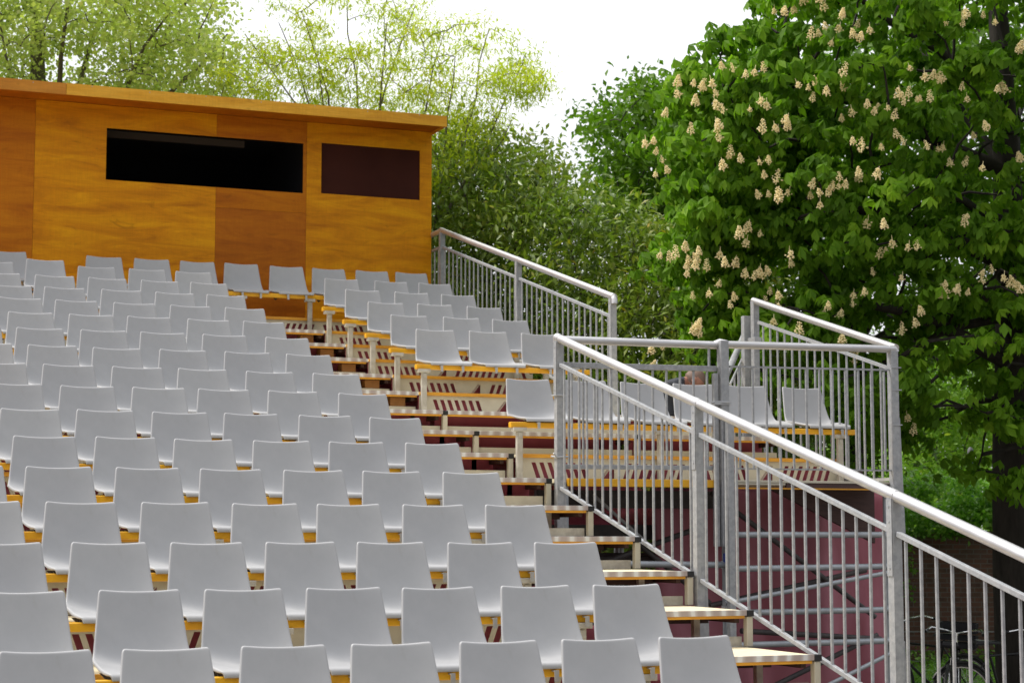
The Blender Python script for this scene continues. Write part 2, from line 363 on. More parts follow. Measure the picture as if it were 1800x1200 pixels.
# dark underside boards
gpart(MB().poly([(3.22, 5.25, 2.46), (4.2, 5.25, 2.46), (4.2, 5.25, 2.02), (3.22, 5.29, 2.46), (4.2, 5.29, 2.46), (4.2, 5.29, 2.02)],
                [(0, 2, 1), (3, 4, 5), (0, 1, 4, 3), (1, 2, 5, 4), (2, 0, 3, 5)]), 'underside_board', M_BROWN, 5.25)
gpart(MB().box((1.35, 5.9, 2.05), (2.75, 5.96, 2.17)).box((1.35, 5.6, 2.30), (2.9, 5.66, 2.44)).box((1.3, 6.3, 1.86), (2.9, 6.36, 1.94)), 'cross_beam', M_DARKT, 5.9)
# exit landing behind the lower right seats, platform under the booth corner
gpart(MB().box((2.98, 7.62, 2.66), (5.6, 10.4, 2.70)), 'exit_landing', M_BROWN, 7.6)
for (a, b) in ((3.1, 7.8), (5.5, 7.8), (3.1, 10.2), (5.5, 10.2)):
    gpart(MB().tube([(a, b, 0), (a, b, 2.66)], .03), 'support_post', M_TUBE, b)

# ------------------------------------------------------------------ chairs
def chair_mesh():
    # profile: (y, z, half width, side forward, side up)
    pr = [(.449, .392, .183, .016, 0), (.447, .382, .1835, .017, 0), (.441, .350, .1865, .022, 0), (.422, .27, .195, .028, 0), (.397, .18, .205, .034, 0), (.374, .115, .214, .038, .004),
          (.345, .072, .222, .038, .020), (.305, .046, .229, .026, .042), (.25, .038, .233, .008, .050), (.17, .038, .232, 0, .042),
          (.09, .042, .228, 0, .022), (.03, .048, .220, 0, .006), (-.012, .048, .208, 0, 0), (-.032, .042, .196, -.003, 0), (-.040, .030, .190, -.004, 0), (-.042, .016, .188, -.004, 0)]
    SS = [-1, -.965, -.85, -.68, -.5, -.3, -.1, .1, .3, .5, .68, .85, .965, 1]; M = len(SS)-1; rows = []
    for n_, (y, z, hw, fw, up) in enumerate(pr):
        r = []
        for sx_ in SS:
            a = abs(sx_)**2.2
            r.append(Vector((sx_*hw, y-fw*a, z+up*a-(.011*(1-sx_*sx_) if n_ < 2 else 0))))
        rows.append(r)
    rows[0][0] += Vector((.005, .0, -.005)); rows[0][M] += Vector((-.005, .0, -.005))
    P = []
    for i, r in enumerate(rows):
        nrm = Vector((0, .012, -.001)) if i < 6 else (Vector((0, .006, -.012)) if i < 13 else Vector((0, .006, -.004)))
        P.append([r[0]+nrm+Vector((-.003, 0, 0))]+r+[r[-1]+nrm+Vector((.003, 0, 0))])
    top = [p+Vector((0, .013, .001)) for p in P[0]]
    P = [top]+P
    bm = bmesh.new(); G = [[bm.verts.new(p) for p in r] for r in P]
    for i in range(len(G)-1):
        for j in range(len(G[0])-1): bm.faces.new((G[i][j], G[i+1][j], G[i+1][j+1], G[i][j+1]))
    bmesh.ops.recalc_face_normals(bm, faces=bm.faces)
    me = bpy.data.meshes.new('tmp'); bm.to_mesh(me); bm.free()
    o = bpy.data.objects.new('tmp', me); COL.objects.link(o)
    so_ = o.modifiers.new('s', 'SOLIDIFY'); so_.thickness = .006; so_.offset = 0
    sb = o.modifiers.new('u', 'SUBSURF'); sb.levels = 2; sb.render_levels = 2
    bpy.context.view_layer.update(); r = clean(o); bpy.data.objects.remove(o)
    for p in r.polygons: p.use_smooth = True
    r.name = 'seat_shell'; return r
CH = chair_mesh()
def make_chair(loc, label, group):
    root = empty('shell_chair', loc, label, 'chair', group)
    link('seat_shell', CH, M_SEAT, root)
    f = MB().box((-.17, .045, .010), (.17, .075, .032)).box((-.17, .19, .010), (.17, .22, .032)).box((-.13, .03, .004), (-.105, .24, .012)).box((.105, .03, .004), (.13, .24, .012))
    f.poly([(-.2, .24, .03), (-.12, .24, .03), (-.16, .24, -.012), (-.2, .28, .03), (-.12, .28, .03), (-.16, .28, -.012)], [(0, 2, 1), (3, 4, 5), (0, 1, 4, 3), (1, 2, 5, 4), (2, 0, 3, 5)])
    me = f.build('mounting_frame', M_DARK, None); me.parent = root; me.location = (0, 0, 0)
    d = MB().box((-.004, .150, .036), (.026, .157, .0425)).build('drain_slot', M_BLACK, None); d.parent = root; d.location = (0, 0, 0)
    for s in (-1, 1):
        x = s*.10
        c = MB().box((x-.011, -.064, -.042), (x+.011, -.059, .012)).box((x-.011, -.0585, .0035), (x+.011, .05, .0095))
        q = c.build('beam_clip', M_CLIP, None); q.parent = root
    return root
def copy_tree(o, parent=None):
    c = o.copy(); COL.objects.link(c); c.parent = parent
    for ch in o.children: copy_tree(ch, c)
    return c
PROTO = None
def put_chair(x, i, label, group, dz=0, loc=None, rot=None):
    """x: right top corner of the backrest in row i"""
    global PROTO
    loc = loc or Vector((x-.185, i*D-.445, 1.627+i*RI-.392+dz))
    if PROTO is None: PROTO = make_chair(loc, label, group); o = PROTO
    else: o = copy_tree(PROTO); o.location = loc; o['label'] = label; o['group'] = group
    o.rotation_euler = rot or (random.uniform(-.006, .006), random.uniform(-.006, .006), random.uniform(-.02, .02))
    return o
ROWS = {0: [-0.001, -0.5, -1.001, -1.505, -1.998, -2.49, -2.988, -3.491, -3.994],
1: [0.003, -0.498, -1.016, -1.497, -1.987, -2.478, -2.99, -3.493],
2: [-0.001, -0.512, -1.011, -1.497, -1.993, -2.487, -2.995, -3.498],
3: [0.003, -0.511, -1.007, -1.498, -1.998, -2.505, -3.014, -3.517],
4: [0.006, -0.51, -1.006, -1.506, -2.006, -2.51, -3.013, -3.516],
5: [0.012, -0.505, -1.01, -1.521, -2.01, -2.501, -3.004, -3.507],
6: [0.005, -0.506, -1.028, -1.506, -2.004, -2.497, -3.0],
7: [0.012, -0.521, -1.042, -1.512, -2.007, -2.505, -3.008],
8: [0.02, -0.5, -1.028, -1.527, -2.02, -2.523],
9: [0.017, -0.497, -1.025, -1.533, -2.03, -2.533],
10: [0.026, -0.51, -1.025, -1.523, -2.031, -2.534],
11: [0.02, -0.481, -1.005, -1.503, -2.005, -2.508],
12: [0.032, -0.487, -0.998, -1.514, -2.01, -2.513],
13: [0.026, -0.469, -0.988, -1.507, -2.0, -2.503],
14: [0.032, -0.466, -0.98, -1.501, -2.009, -2.512],
15: [0.029, -0.45, -0.973, -2.0, -2.5]}
DZ = {0: -.006, 7: .007, 12: -.004, 13: -.007, 14: -.008, 15: -.009}
OJ = ['aisle-end', 'second', 'third', 'fourth', 'fifth', 'sixth', 'seventh', 'eighth', 'ninth']
for i, xs in ROWS.items():
    for j, x in enumerate(xs):
        lab = f"light grey shell chair, {OJ[j]} seat from the aisle in the {ORD[i]} row up, left block"
        put_chair(x, i, lab, 'chairs in the large left block', DZ.get(i, .001))
CW = ['nearest the aisle', 'in the middle', 'at the handrail']
for i, xs in ((11, (1.635, 2.16, 2.69)), (12, (1.652, 2.171, 2.688)), (13, (1.653, 2.18, 2.704)), (14, (1.651, 2.183, 2.696)), (15, (1.639, 2.197, 2.704))):
    for j, x in enumerate(xs):
        put_chair(x, i, f"light grey chair {CW[j]}, {['lowest', 'second', 'third', 'fourth', 'topmost'][i-11]} three-seat row of the upper right block", 'chairs in the upper right block')
for j, x in enumerate((1.628, 2.135, 2.64, 3.131, 3.631, 4.173)):
    put_chair(x, 8, f"light grey shell chair, {['leftmost', 'second', 'third', 'fourth', 'fifth', 'rightmost'][j]} of the six-seat row behind the front balustrade", 'chairs on the walkway platform', .01)
for j, x in enumerate((2.69, 2.214, 1.72, 1.226, .722, .232, -.262, -.766, -1.762, -2.26)):
    put_chair(x, 16, f"light grey chair in the top row by the booth, {['first', 'second', 'third', 'fourth', 'fifth', 'sixth', 'seventh', 'eighth', 'ninth', 'tenth'][j]} from the right end", 'chairs in the top row against the booth')
put_chair(0, 15, 'light grey chair standing a little too high, second row from the top, fourth from aisle', 'chairs in the large left block', loc=Vector((-1.66, 15*D-.445, 1.627+15*RI-.345)), rot=(-.02, 0, .03))
put_chair(0, 15, 'loose light grey chair turned sideways, seen edge-on near the left end of the top rows', 'chairs in the large left block', loc=Vector((-1.86, 14*D+.02, 1.627+14*RI-.36)), rot=(0, 0, 1.15))

# ------------------------------------------------------------------ guard rails
def flatbar_post(mb, x, y, z0, z1, w=.055):
    mb.box((x-w/2, y-w/2, z0), (x+w/2, y+w/2, z1))
def brace_post(x, y, z0, z1, zb, side=1, w=.056):
    """square post with a tapered stiffener below zb on the far side"""
    m = MB(); flatbar_post(m, x, y, z0, z1, w)
    a, b, c = x+side*(w/2+.001), x+side*(w/2+.010), x+side*(w/2+.04)
    y0, y1 = y-w/2+.006, y+w/2-.006
    m.poly([(a, y0, zb), (b, y0, zb), (c, y0, z0-.25), (a, y0, z0-.25), (a, y1, zb), (b, y1, zb), (c, y1, z0-.25), (a, y1, z0-.25)],
           [(0, 1, 2, 3), (7, 6, 5, 4), (0, 4, 5, 1), (1, 5, 6, 2), (2, 6, 7, 3), (3, 7, 4, 0)])
    return m
def slope_rail(name, x, ys, top0, sub, bot, label, nb=16, post_drop=.55, endcurve=False, group='guard rails of the stand', braces=True, tail=None):
    NZY = lambda y: 1.437+(y-1.10)*RI/D
    root = empty(name, (x, ys[0], NZY(ys[0])), label, 'handrail', group)
    def p(mb, nm, m, y, **k): return mb.build(nm, m, root, (x, y, NZY(y)), **k)
    r = .031
    for a, b in zip(ys[:-1], ys[1:]):
        lo, hi = min(a, b), max(a, b)
        pts = [(x, hi, NZY(hi)+top0), (x, lo, NZY(lo)+top0)]
        p(MB().tube(pts, r, 16), 'handrail', M_ALU, lo, smooth=True)
        for z_, ww, nm in ((sub, .028, 'upper_rail'), (bot, .026, 'lower_rail')):
            p(MB().bar((x, lo+.035, NZY(lo+.035)+z_), (x, hi-.035, NZY(hi-.035)+z_), ww, ww), nm, M_GALVL, lo, bevel=.003)
        for q in range(nb):
            y_ = lo+.035+(hi-lo-.07)*(q+.5)/nb
            p(MB().tube([(x, y_, NZY(y_)+bot+.008), (x, y_, NZY(y_)+sub-.008)], .0095, 8), 'baluster', M_GALV, y_, smooth=True)
    for n, y_ in enumerate(ys):
        z1 = NZY(y_)+top0-(.0 if n else .01); z0 = NZY(y_)-post_drop
        m = brace_post(x, y_, z0, z1, NZY(y_)+.30) if braces else MB()
        if not braces: flatbar_post(m, x, y_, z0, z1, .058)
        p(m, 'post', M_GALVL, y_, bevel=.003)
        pl = MB().box((x-.0335, y_-.024, z1-.42), (x-.0295, y_+.024, z1-.02))
        for dz in (.06, .14, .38): pl.tube([(x-.037, y_, z1-dz), (x-.033, y_, z1-dz)], .006, 8)
        p(pl, 'bolted_plate', M_GALVL, y_)
    for y_ in ys: 
        j = MB().tube([(x, y_+.03, NZY(y_+.03)+top0), (x, y_-.03, NZY(y_-.03)+top0)], r+.0022, 16); p(j, 'rail_sleeve', M_ALU, y_, smooth=True)
    return root
# the long rail down the aisle
A = slope_rail('aisle_handrail', 1.21, [4.84, 2.62, .42, -1.79, -4.0], 1.055, .862, -.05, 'long silver handrail sloping down beside the aisle steps to the lower right corner')
MBc = MB().tube([(1.21, 4.84, 3.548), (1.21, 4.865, 3.545), (1.21, 4.875, 3.52)], .031, 14); MBc.build('rail_elbow', M_ALU, A, tuple(A.location), smooth=True)
# cable ties round the first post
MB().tube([(1.17, 4.80, 2.66), (1.165, 4.88, 2.67), (1.25, 4.885, 2.675), (1.262, 4.80, 2.665), (1.17, 4.798, 2.66), (1.145, 4.79, 2.69)], .007, 6).tube([(1.172, 4.80, 3.12), (1.168, 4.88, 3.12), (1.25, 4.88, 3.12), (1.25, 4.80, 3.12), (1.172, 4.798, 3.12)], .006, 6).build('cable_tie', M_CLIP, A, tuple(A.location))
Bq = slope_rail('upper_side_handrail', 2.95, [12.28, 9.93, 7.62], .99, .80, -.05, 'sloping silver handrail outside the upper right seats, in front of the laurel hedge', nb=17, post_drop=.9)
MB().tube([(2.95, 12.28, 1.437+11.18*RI/D+.99), (2.95, 15.2, 1.437+11.18*RI/D+.99)], .031, 14).build('handrail', M_ALU, Bq, (2.95, 12.28, 5.5), smooth=True)
mm = MB(); zz = 1.437+11.18*RI/D
mm.bar((2.95, 12.35, zz+.80), (2.95, 15.1, zz+.80), .026, .026).bar((2.95, 12.35, zz-.05), (2.95, 15.1, zz-.05), .026, .026); mm.build('upper_rail', M_GALV, Bq, (2.95, 12.3, 5.5))
for q in range(20): MB().tube([(2.95, 12.4+q*.135, zz-.05), (2.95, 12.4+q*.135, zz+.80)], .0095, 8).build('baluster', M_GALV, Bq, (2.95, 12.4, 5.5), smooth=True)
# elbow at the lower end of it
ze = 1.437+6.52*RI/D+.99
MB().tube([(2.95, 7.63, ze), (2.95, 7.60, ze-.006), (2.95, 7.585, ze-.03), (2.95, 7.582, ze-.07)], .031, 14).build('rail_elbow', M_ALU, Bq, tuple(Bq.location), smooth=True)
# front balustrade across the walkway
yb = 4.845
F = empty('front_balustrade', (2.6, yb, 2.5), 'level silver balustrade with round top rail crossing in front of the six-seat row', 'railing', 'guard rails of the stand')
def fp(mb, nm, m, **k): return mb.build(nm, m, F, (2.6, yb, 2.5), **k)
fp(MB().tube([(1.25, yb+.05, 3.545), (2.555, yb+.05, 3.553)], .030, 16), 'handrail', M_ALU, smooth=True)
fp(MB().tube([(2.63, yb, 3.555), (4.13, yb, 3.575)], .030, 16), 'handrail', M_ALU, smooth=True)
fp(MB().bar((1.27, yb+.05, 3.355), (2.56, yb+.05, 3.368), .035, .042), 'upper_rail', M_GALV, bevel=.003)
fp(MB().bar((1.27, yb+.05, 2.595), (2.56, yb+.05, 2.60), .03, .036), 'lower_rail', M_GALV, bevel=.003)
fp(MB().bar((2.65, yb, 3.385), (4.10, yb, 3.405), .014, .014), 'upper_rail', M_GALV)
fp(MB().bar((2.65, yb, 2.597), (4.10, yb, 2.60), .012, .012), 'lower_rail', M_GALV)
fp(MB().tube([(2.50, yb+.05, 3.37), (2.50, yb+.05, 3.53)], .011, 8), 'rail_stub', M_GALV, smooth=True)
for q in range(11):
    x = 1.315+q*.1165
    fp(MB().tube([(x, yb+.05, 2.60), (x, yb+.05, 3.35)], .010, 8), 'baluster', M_GALV, smooth=True)
for q in range(12):
    x = 2.645+q*.1195+.09
    if x < 4.08: fp(MB().tube([(x, yb, 2.60), (x, yb, 3.39)], .010, 8), 'baluster', M_GALV, smooth=True)
m = MB(); flatbar_post(m, 2.60, yb+.01, 2.0, 3.585, .07); fp(m, 'post', M_GALVL, bevel=.004)
m = MB(); flatbar_post(m, 2.535, yb+.02, 2.0, 3.33, .04); fp(m, 'post', M_GALV, bevel=.004)
m = MB(); m.box((2.585, yb-.085, .9), (2.64, yb-.035, 3.0)); fp(m, 'lower_post', M_GALVL, bevel=.004)
fp(MB().tube([(2.48, yb-.02, 3.10), (2.62, yb-.04, 3.105), (2.655, yb+.01, 3.1)], .009, 6).box((2.50, yb-.035, 3.085), (2.65, yb-.028, 3.115)), 'clamp', M_CLIP)
m = brace_post(4.135, yb, 2.35, 3.56, 3.02, 1, .066); fp(m, 'corner_post', M_GALVL, bevel=.004)
pl = MB()
for dz in (3.42, 3.24, 2.96): pl.box((4.10, yb-.04, dz), (4.19, yb-.034, dz+.008))
fp(pl, 'post_strap', M_CLIP)
fp(MB().tube([(4.10, yb, 3.574), (4.15, yb, 3.574), (4.163, yb, 3.55)], .033, 14), 'rail_elbow', M_ALU, smooth=True)
fp(MB().tube([(2.553, yb+.05, 3.552), (2.59, yb+.04, 3.57), (2.63, yb, 3.556)], .0335, 14), 'rail_sleeve', M_ALU, smooth=True)
# side rail of the walkway
xs_ = 4.185
G_ = empty('walkway_side_handrail', (xs_, 4.9, 2.5), 'short sloping silver handrail on the far side of the six-seat walkway, against the chestnut tree', 'handrail', 'guard rails of the stand')
def gp(mb, nm, m, **k): return mb.build(nm, m, G_, (xs_, 4.9, 2.5), **k)
zt = lambda y: 3.585+(y-4.86)*.2809
gp(MB().tube([(xs_, 7.19, zt(7.19)), (xs_, 4.87, zt(4.87))], .031, 16), 'handrail', M_ALU, smooth=True)
gp(MB().bar((xs_, 7.1, zt(7.1)-.185), (xs_, 4.9, zt(4.9)-.185), .026, .026), 'upper_rail', M_GALVL)
gp(MB().bar((xs_, 7.1, 2.535), (xs_, 4.9, 2.535), .026, .026), 'lower_rail', M_GALVL)
for q in range(17):
    y_ = 4.97+q*.128
    gp(MB().tube([(xs_, y_, 2.54), (xs_, y_, zt(y_)-.19)], .0095, 8), 'baluster', M_GALV, smooth=True)
m = MB(); flatbar_post(m, xs_, 7.17, 2.3, zt(7.17), .06); gp(m, 'post', M_GALV, bevel=.004)
m = MB().box((xs_-.075, 7.24, 2.2), (xs_-.005, 7.30, zt(7.2)-.14)); gp(m, 'support_upright', M_GALVL, bevel=.004)
gp(MB().box((xs_-.045, 7.10, zt(7.2)-.42), (xs_+.03, 7.235, zt(7.2)-.35)), 'bracket', M_CLIP, bevel=.003)
# little stair rail beyond, going down from the exit landing
K = empty('exit_stair_handrail', (4.3, 8.2, 2.7), 'small dull steel stair rail dropping behind the walkway, left of the tall upright', 'handrail', 'guard rails of the stand')
def kp(mb, nm, m, **k): return mb.build(nm, m, K, (4.3, 8.2, 2.7), **k)
P0 = W(1308, 590, 18.2); P1 = W(1283, 645, 17.0); P2 = W(1272, 668, 16.5)
kp(MB().tube([P0, P1, P2], .03, 12), 'handrail', M_GALV, smooth=True)
kp(MB().tube([P0-np.array([0, 0, .18]), P1-np.array([0, 0, .16])], .012, 8), 'upper_rail', M_GALV, smooth=True)
kp(MB().tube([P0, (P0[0], P0[1], 2.7)], .03, 10), 'post', M_GALV, smooth=True)
for t in (.2, .45, .7, .95):
    q = P0*(1-t)+P1*t; kp(MB().tube([(q[0], q[1], 2.7), (q[0], q[1], q[2]-.17)], .010, 8), 'baluster', M_GALV, smooth=True)

# ------------------------------------------------------------------ scaffold below the walkway
SC = empty('scaffold_frame', (2.66, 4.95, 0), 'galvanised tube scaffold with level and diagonal tubes below the walkway, in front of maroon cloth', 'scaffold')
def sp(mb, nm, m, **k): return mb.build(nm, m, SC, (2.66, 4.95, 0), smooth=True, **k)
yy = 4.93
for x, y_ in ((1.3, yy), (2.64, yy), (4.10, yy), (4.10, 6.9), (2.64, 6.9), (1.3, 6.9)): sp(MB().tube([(x, y_, 0), (x, y_, 2.45)], .0243, 12), 'standard_tube', M_TUBE)
for a, b in ((2.09, 2.09), (1.83, 1.84), (1.495, 1.50), (1.25, 1.255), (.7, .7)): sp(MB().tube([(2.62, yy-.05, a), (4.12, yy-.05, b)], .0243, 12), 'ledger_tube', M_TUBE)
sp(MB().tube([(1.28, yy-.05, 1.88), (2.68, yy-.05, 1.86)], .0243, 12), 'ledger_tube', M_TUBE)
for a, b in (((2.58, yy-.1, 1.57), (4.10, yy-.1, 1.80)), ((3.1, yy-.1, .78), (4.08, yy-.1, 1.17))): sp(MB().tube([a, b], .018, 10), 'diagonal_tube', M_TUBE)
for a, b in (((2.75, 5.35, 2.42), (4.25, 5.35, 1.42)), ((2.75, 5.4, 1.53), (4.2, 5.4, 1.80)), ((3.0, 5.35, 1.33), (4.3, 5.35, 1.24)), ((2.9, 5.4, .72), (4.3, 5.4, 1.27)),
             ((1.6, 5.4, 2.42), (2.75, 5.4, 1.55)), ((1.35, 5.5, 1.70), (2.7, 5.45, 2.15)), ((1.3, 6.0, 1.9), (2.6, 6.0, 1.9))):
    sp(MB().tube([a, b], .022, 10), 'brace_tube', M_DARKT)
sp(MB().tube([(1.72, 5.36, 2.40), (2.30, 5.36, 1.93)], .014, 8), 'brace_tube', M_GALV)
for x, z_ in ((2.64, 1.86), (4.10, 1.82), (4.10, 1.50), (4.10, 1.25), (2.64, 1.52)):
    c = MB().tube([(x, yy, z_-.03), (x, yy, z_+.03)], .034, 12).box((x-.03, yy-.06, z_-.022), (x+.03, yy-.028, z_+.022)).tube([(x-.045, yy-.04, z_+.01), (x+.045, yy-.04, z_+.01)], .006, 6)
    sp(c, 'coupler', M_CLIP)
sp(MB().box((2.60, yy-.09, 1.87), (2.65, yy-.04, 1.95)), 'coupler', M_BLUE)
def sheet(name, fn, nu, nv, m, label, cat, parent=None):
    V = [fn(a/nu, b/nv) for b in range(nv+1) for a in range(nu+1)]
    Fq = [(b*(nu+1)+a, b*(nu+1)+a+1, (b+1)*(nu+1)+a+1, (b+1)*(nu+1)+a) for b in range(nv) for a in range(nu)]
    o = npmesh(name, V, Fq, m); 
    for p in o.data.polygons: p.use_smooth = True
    s = o.modifiers.new('thickness', 'SOLIDIFY'); s.thickness = .004
    return tag(o, label, cat)
ph = rng.uniform(0, 6, 8)
def tarp1(a, b):
    x = 2.45+a*2.2; z_ = b*2.47
    return (x, 5.75+.03*math.sin(x*9+ph[0])+.02*math.sin(x*17+z_*2+ph[1])+.05*math.sin(z_*1.3+x*2), z_)
sheet('hanging_tarpaulin', tarp1, 50, 20, M_TARP, 'maroon cloth hanging behind the scaffold tubes below the walkway', 'tarpaulin')
def tarp2(a, b):      # slung beneath the rows
    y_ = -1.2+b*15.; x = -6+a*7.05
    return (x, y_, max(.25, 1.437+(y_-1.1)*.2826-.62+.05*math.sin(x*5+ph[2]+.6*y_)+.05*math.sin(y_*6+ph[3]+x)))
sheet('slung_tarpaulin', tarp2, 90, 110, M_SLUNG, 'maroon cloth slung beneath the seat rows, seen through the riser slots', 'tarpaulin')
def tarp4(a, b):
    y_ = 5.9+b*7.9; x = 1.06+a*1.85
    return (x, y_, 1.437+(y_-1.1)*.2826-.66+.04*math.sin(x*7+y_)+.04*math.sin(y_*6+x))
sheet('slung_tarpaulin', tarp4, 30, 60, M_SLUNG, 'maroon cloth slung beneath the three-seat rows right of the aisle', 'tarpaulin')
def tarp3(a, b):
    x = 1.25+a*.62; z_ = 1.75+b*.72-.25*a*(1-b)
    return (x, 6.7+.03*math.sin(x*12), z_)
sheet('draped_tarpaulin', tarp3, 16, 12, M_TARP, 'small fold of maroon cloth draped under the walkway beside the aisle handrail', 'tarpaulin')
# crumpled plastic wrap on the step in the bottom corner
V = []; nu, nv = 46, 30
for b in range(nv+1):
    for a in range(nu+1):
        s, t = a/nu, b/nv; h = math.sin(math.pi*s)**.6*math.sin(math.pi*t)**.6
        x = .78+.62*s; y_ = .42+.40*t
        n_ = .03*math.sin(31*s+9*t)+.022*math.sin(47*t-23*s)+.008*random.uniform(-1, 1)
        V.append((x+.005*random.uniform(-1, 1), y_+.005*random.uniform(-1, 1), 1.228+h*(.06+n_*.35)))
o = npmesh('plastic_wrap', V, [(b*(nu+1)+a, b*(nu+1)+a+1, (b+1)*(nu+1)+a+1, (b+1)*(nu+1)+a) for b in range(nv) for a in range(nu)],
           mottled('crumpled_silver_film', (.62, .62, .68), (.30, .30, .36), 16, .22, .55, .3))
tag(o, 'crumpled silvery plastic wrap lying on the lowest visible aisle step', 'plastic wrap')

# ------------------------------------------------------------------ booth
BY = 12.6; ZB, ZT = NZ(14)+.002, 6.803
BO = empty('wooden_booth', (0, BY, ZB), 'varnished plywood control booth with two dark window openings at the top of the stand', 'booth')
def bp(mb, nm, m, o=(0, BY, 4.43), **k): return mb.build(nm, m, BO, o, **k)
w1 = (-.87, 1.37, 5.97, 6.55); w2 = (1.585, 2.785, 5.985, 6.575)
def panel(x0, x1, z0, z1, m, holes=(), dy=0.):
    g_ = .0012
    xs = sorted({x0, x1}|{min(max(h[i], x0), x1) for h in holes for i in (0, 1)}); zs = sorted({z0, z1}|{min(max(h[i], z0), z1) for h in holes for i in (2, 3)})
    mb = MB()
    for a, b in zip(xs[:-1], xs[1:]):
        for c, d in zip(zs[:-1], zs[1:]):
            cx, cz = (a+b)/2, (c+d)/2
            if any(h[0] < cx < h[1] and h[2] < cz < h[3] for h in holes): continue
            aa = a+g_ if a == x0 else a; bb = b-g_ if b == x1 else b
            mb.box((aa, BY+dy, c+(g_ if c == z0 else 0)), (bb, BY+dy+.018, d-(g_ if d == z1 else 0)))
    return bp(mb, 'wall_panel', m)
W1s = (w1[0], w1[1]+.0, w1[2], w1[3])
panel(-3.9, -1.64, ZB, ZT, M_W['orange'])['label'] = 'orange-brown wall panel at the left end'
panel(-1.64, .36, ZB, ZT, M_W['gold'], [W1s])['label'] = 'wide golden wall panel'
panel(.36, 1.41, 5.74, ZT, M_W['orange'], [W1s])['label'] = 'orange wall panel round the window end'
panel(.36, 1.41, ZB, 5.74, M_W['brown'])['label'] = 'darker reddish brown lower wall panel'
panel(1.41, 2.93, ZB, ZT, M_W['gold'], [w2], .0)['label'] = 'golden wall panel round the shuttered window'
bp(MB().box((-3.9, BY+.02, ZB), (2.92, BY+.022, ZT), 0) if 0 else MB().box((2.905, BY+.019, ZB), (2.928, 15.2, ZT)), 'side_wall', M_W['gold'])
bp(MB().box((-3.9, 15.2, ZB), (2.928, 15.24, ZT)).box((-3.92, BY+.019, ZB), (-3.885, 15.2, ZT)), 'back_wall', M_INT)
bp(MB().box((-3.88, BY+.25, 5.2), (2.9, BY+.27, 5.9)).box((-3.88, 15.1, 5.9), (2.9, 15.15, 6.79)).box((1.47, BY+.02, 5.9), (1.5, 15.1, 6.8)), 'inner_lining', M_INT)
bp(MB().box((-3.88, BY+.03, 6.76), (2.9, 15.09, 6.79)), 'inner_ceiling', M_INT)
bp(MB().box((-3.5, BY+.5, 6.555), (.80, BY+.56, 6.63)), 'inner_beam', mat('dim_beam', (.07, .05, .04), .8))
wf = MB(); x0, x1, z0, z1 = W1s
wf.box((x0-.001, BY+.0185, z0-.02), (x0+.0, BY+.05, z1)).box((x0, BY+.0185, z0-.012), (x1, BY+.06, z0-.002))
bp(wf, 'window_frame', M_INT)
bp(MB().box((w2[0]-.03, BY+.0190, w2[2]-.03), (w2[1]+.03, BY+.032, w2[3]+.03)), 'shutter', M_SHUT)
# roof slab and fascia
bp(MB().box((-4.0, 12.125, 6.806), (2.93, 15.4, 6.888)), 'roof', M_W['brown'])
bp(MB().box((-4.02, 12.10, 6.768), (-1.394, 12.122, 6.892)), 'fascia_board', M_W['fasciar'])['label'] = 'reddish fascia board at the left'
bp(MB().box((-1.390, 12.10, 6.770), (2.938, 12.122, 6.894)), 'fascia_board', M_W['fascia'])['label'] = 'long golden fascia board'
sc_ = MB()
for q in range(11):
    for x, z_ in ((-3.6+q*.62, 6.880-.012*(q % 2)),): sc_.tube([(x, 12.098, z_), (x, 12.101, z_)], .006, 6)
bp(sc_, 'screw_head', M_CLIP)
bp(MB().box((2.931, 12.124, 6.772), (2.9385, 15.4, 6.892)), 'fascia_side', M_W['fascia'])

# ------------------------------------------------------------------ brick wall, ivy, posts
WB = W(1680, 1163, 30.2); WB[2] = 0
wall_rz = math.atan2(RT[1], RT[0])
def brick():
    m = mat('old_brick', (.2, .1, .07), .9); v = coords(m, 'Object', (1, 1, 1), (math.radians(90), 0, 0)); b = N(m, 'ShaderNodeTexBrick')
    b.inputs['Scale'].default_value = 1; b.inputs['Brick Width'].default_value = .22; b.inputs['Row Height'].default_value = .077; b.inputs['Mortar Size'].default_value = .008
    b.inputs['Mortar Smooth'].default_value = .3; b.offset = .5; L(m, v, b.inputs[0])
    n = noise(m, v, 6, 5); n2 = noise(m, v, 1.2, 4)
    L(m, ramp(m, n, [(.3, (.13, .060, .045)), (.5, (.20, .085, .06)), (.7, (.11, .065, .055))]), b.inputs['Color1']); L(m, ramp(m, n, [(.35, (.09, .05, .04)), (.65, (.16, .085, .065))]), b.inputs['Color2'])
    b.inputs['Mortar'].default_value = (.17, .15, .13, 1)
    setc(m, mixc(m, ramp(m, n2, [(.45, (0, 0, 0)), (.75, (.6, .6, .6))]), b.outputs['Color'], (.07, .06, .045))); bump(m, b.outputs['Fac'], -.5, .01); return m
BW = empty('brick_wall', tuple(WB), 'old dark red brick garden wall with mossy coping behind the bicycles', 'wall', None, wall_rz)
def loc_part(mb, nm, m, par, **k):
    o = mb.build(nm, m, None, **k); o.parent = par; o.location = (0, 0, 0); return o
loc_part(MB().box((-14, 0, 0), (14, .3, 2.02)), 'wall_face', brick(), BW)
loc_part(MB().box((-14.05, -.05, 2.02), (14.05, .35, 2.09)).box((-14.05, -.02, 2.09), (14.05, .32, 2.14)), 'coping', mottled('mossy_coping', (.16, .13, .04), (.10, .09, .06), 4, .95, 0, .5), BW)
loc_part(MB().tube([(-14, -.02, .53), (14, -.02, .525)], .006, 6).tube([(-14, -.02, .06), (14, -.02, .06)], .008, 6), 'wall_wire', M_CLIP, BW)

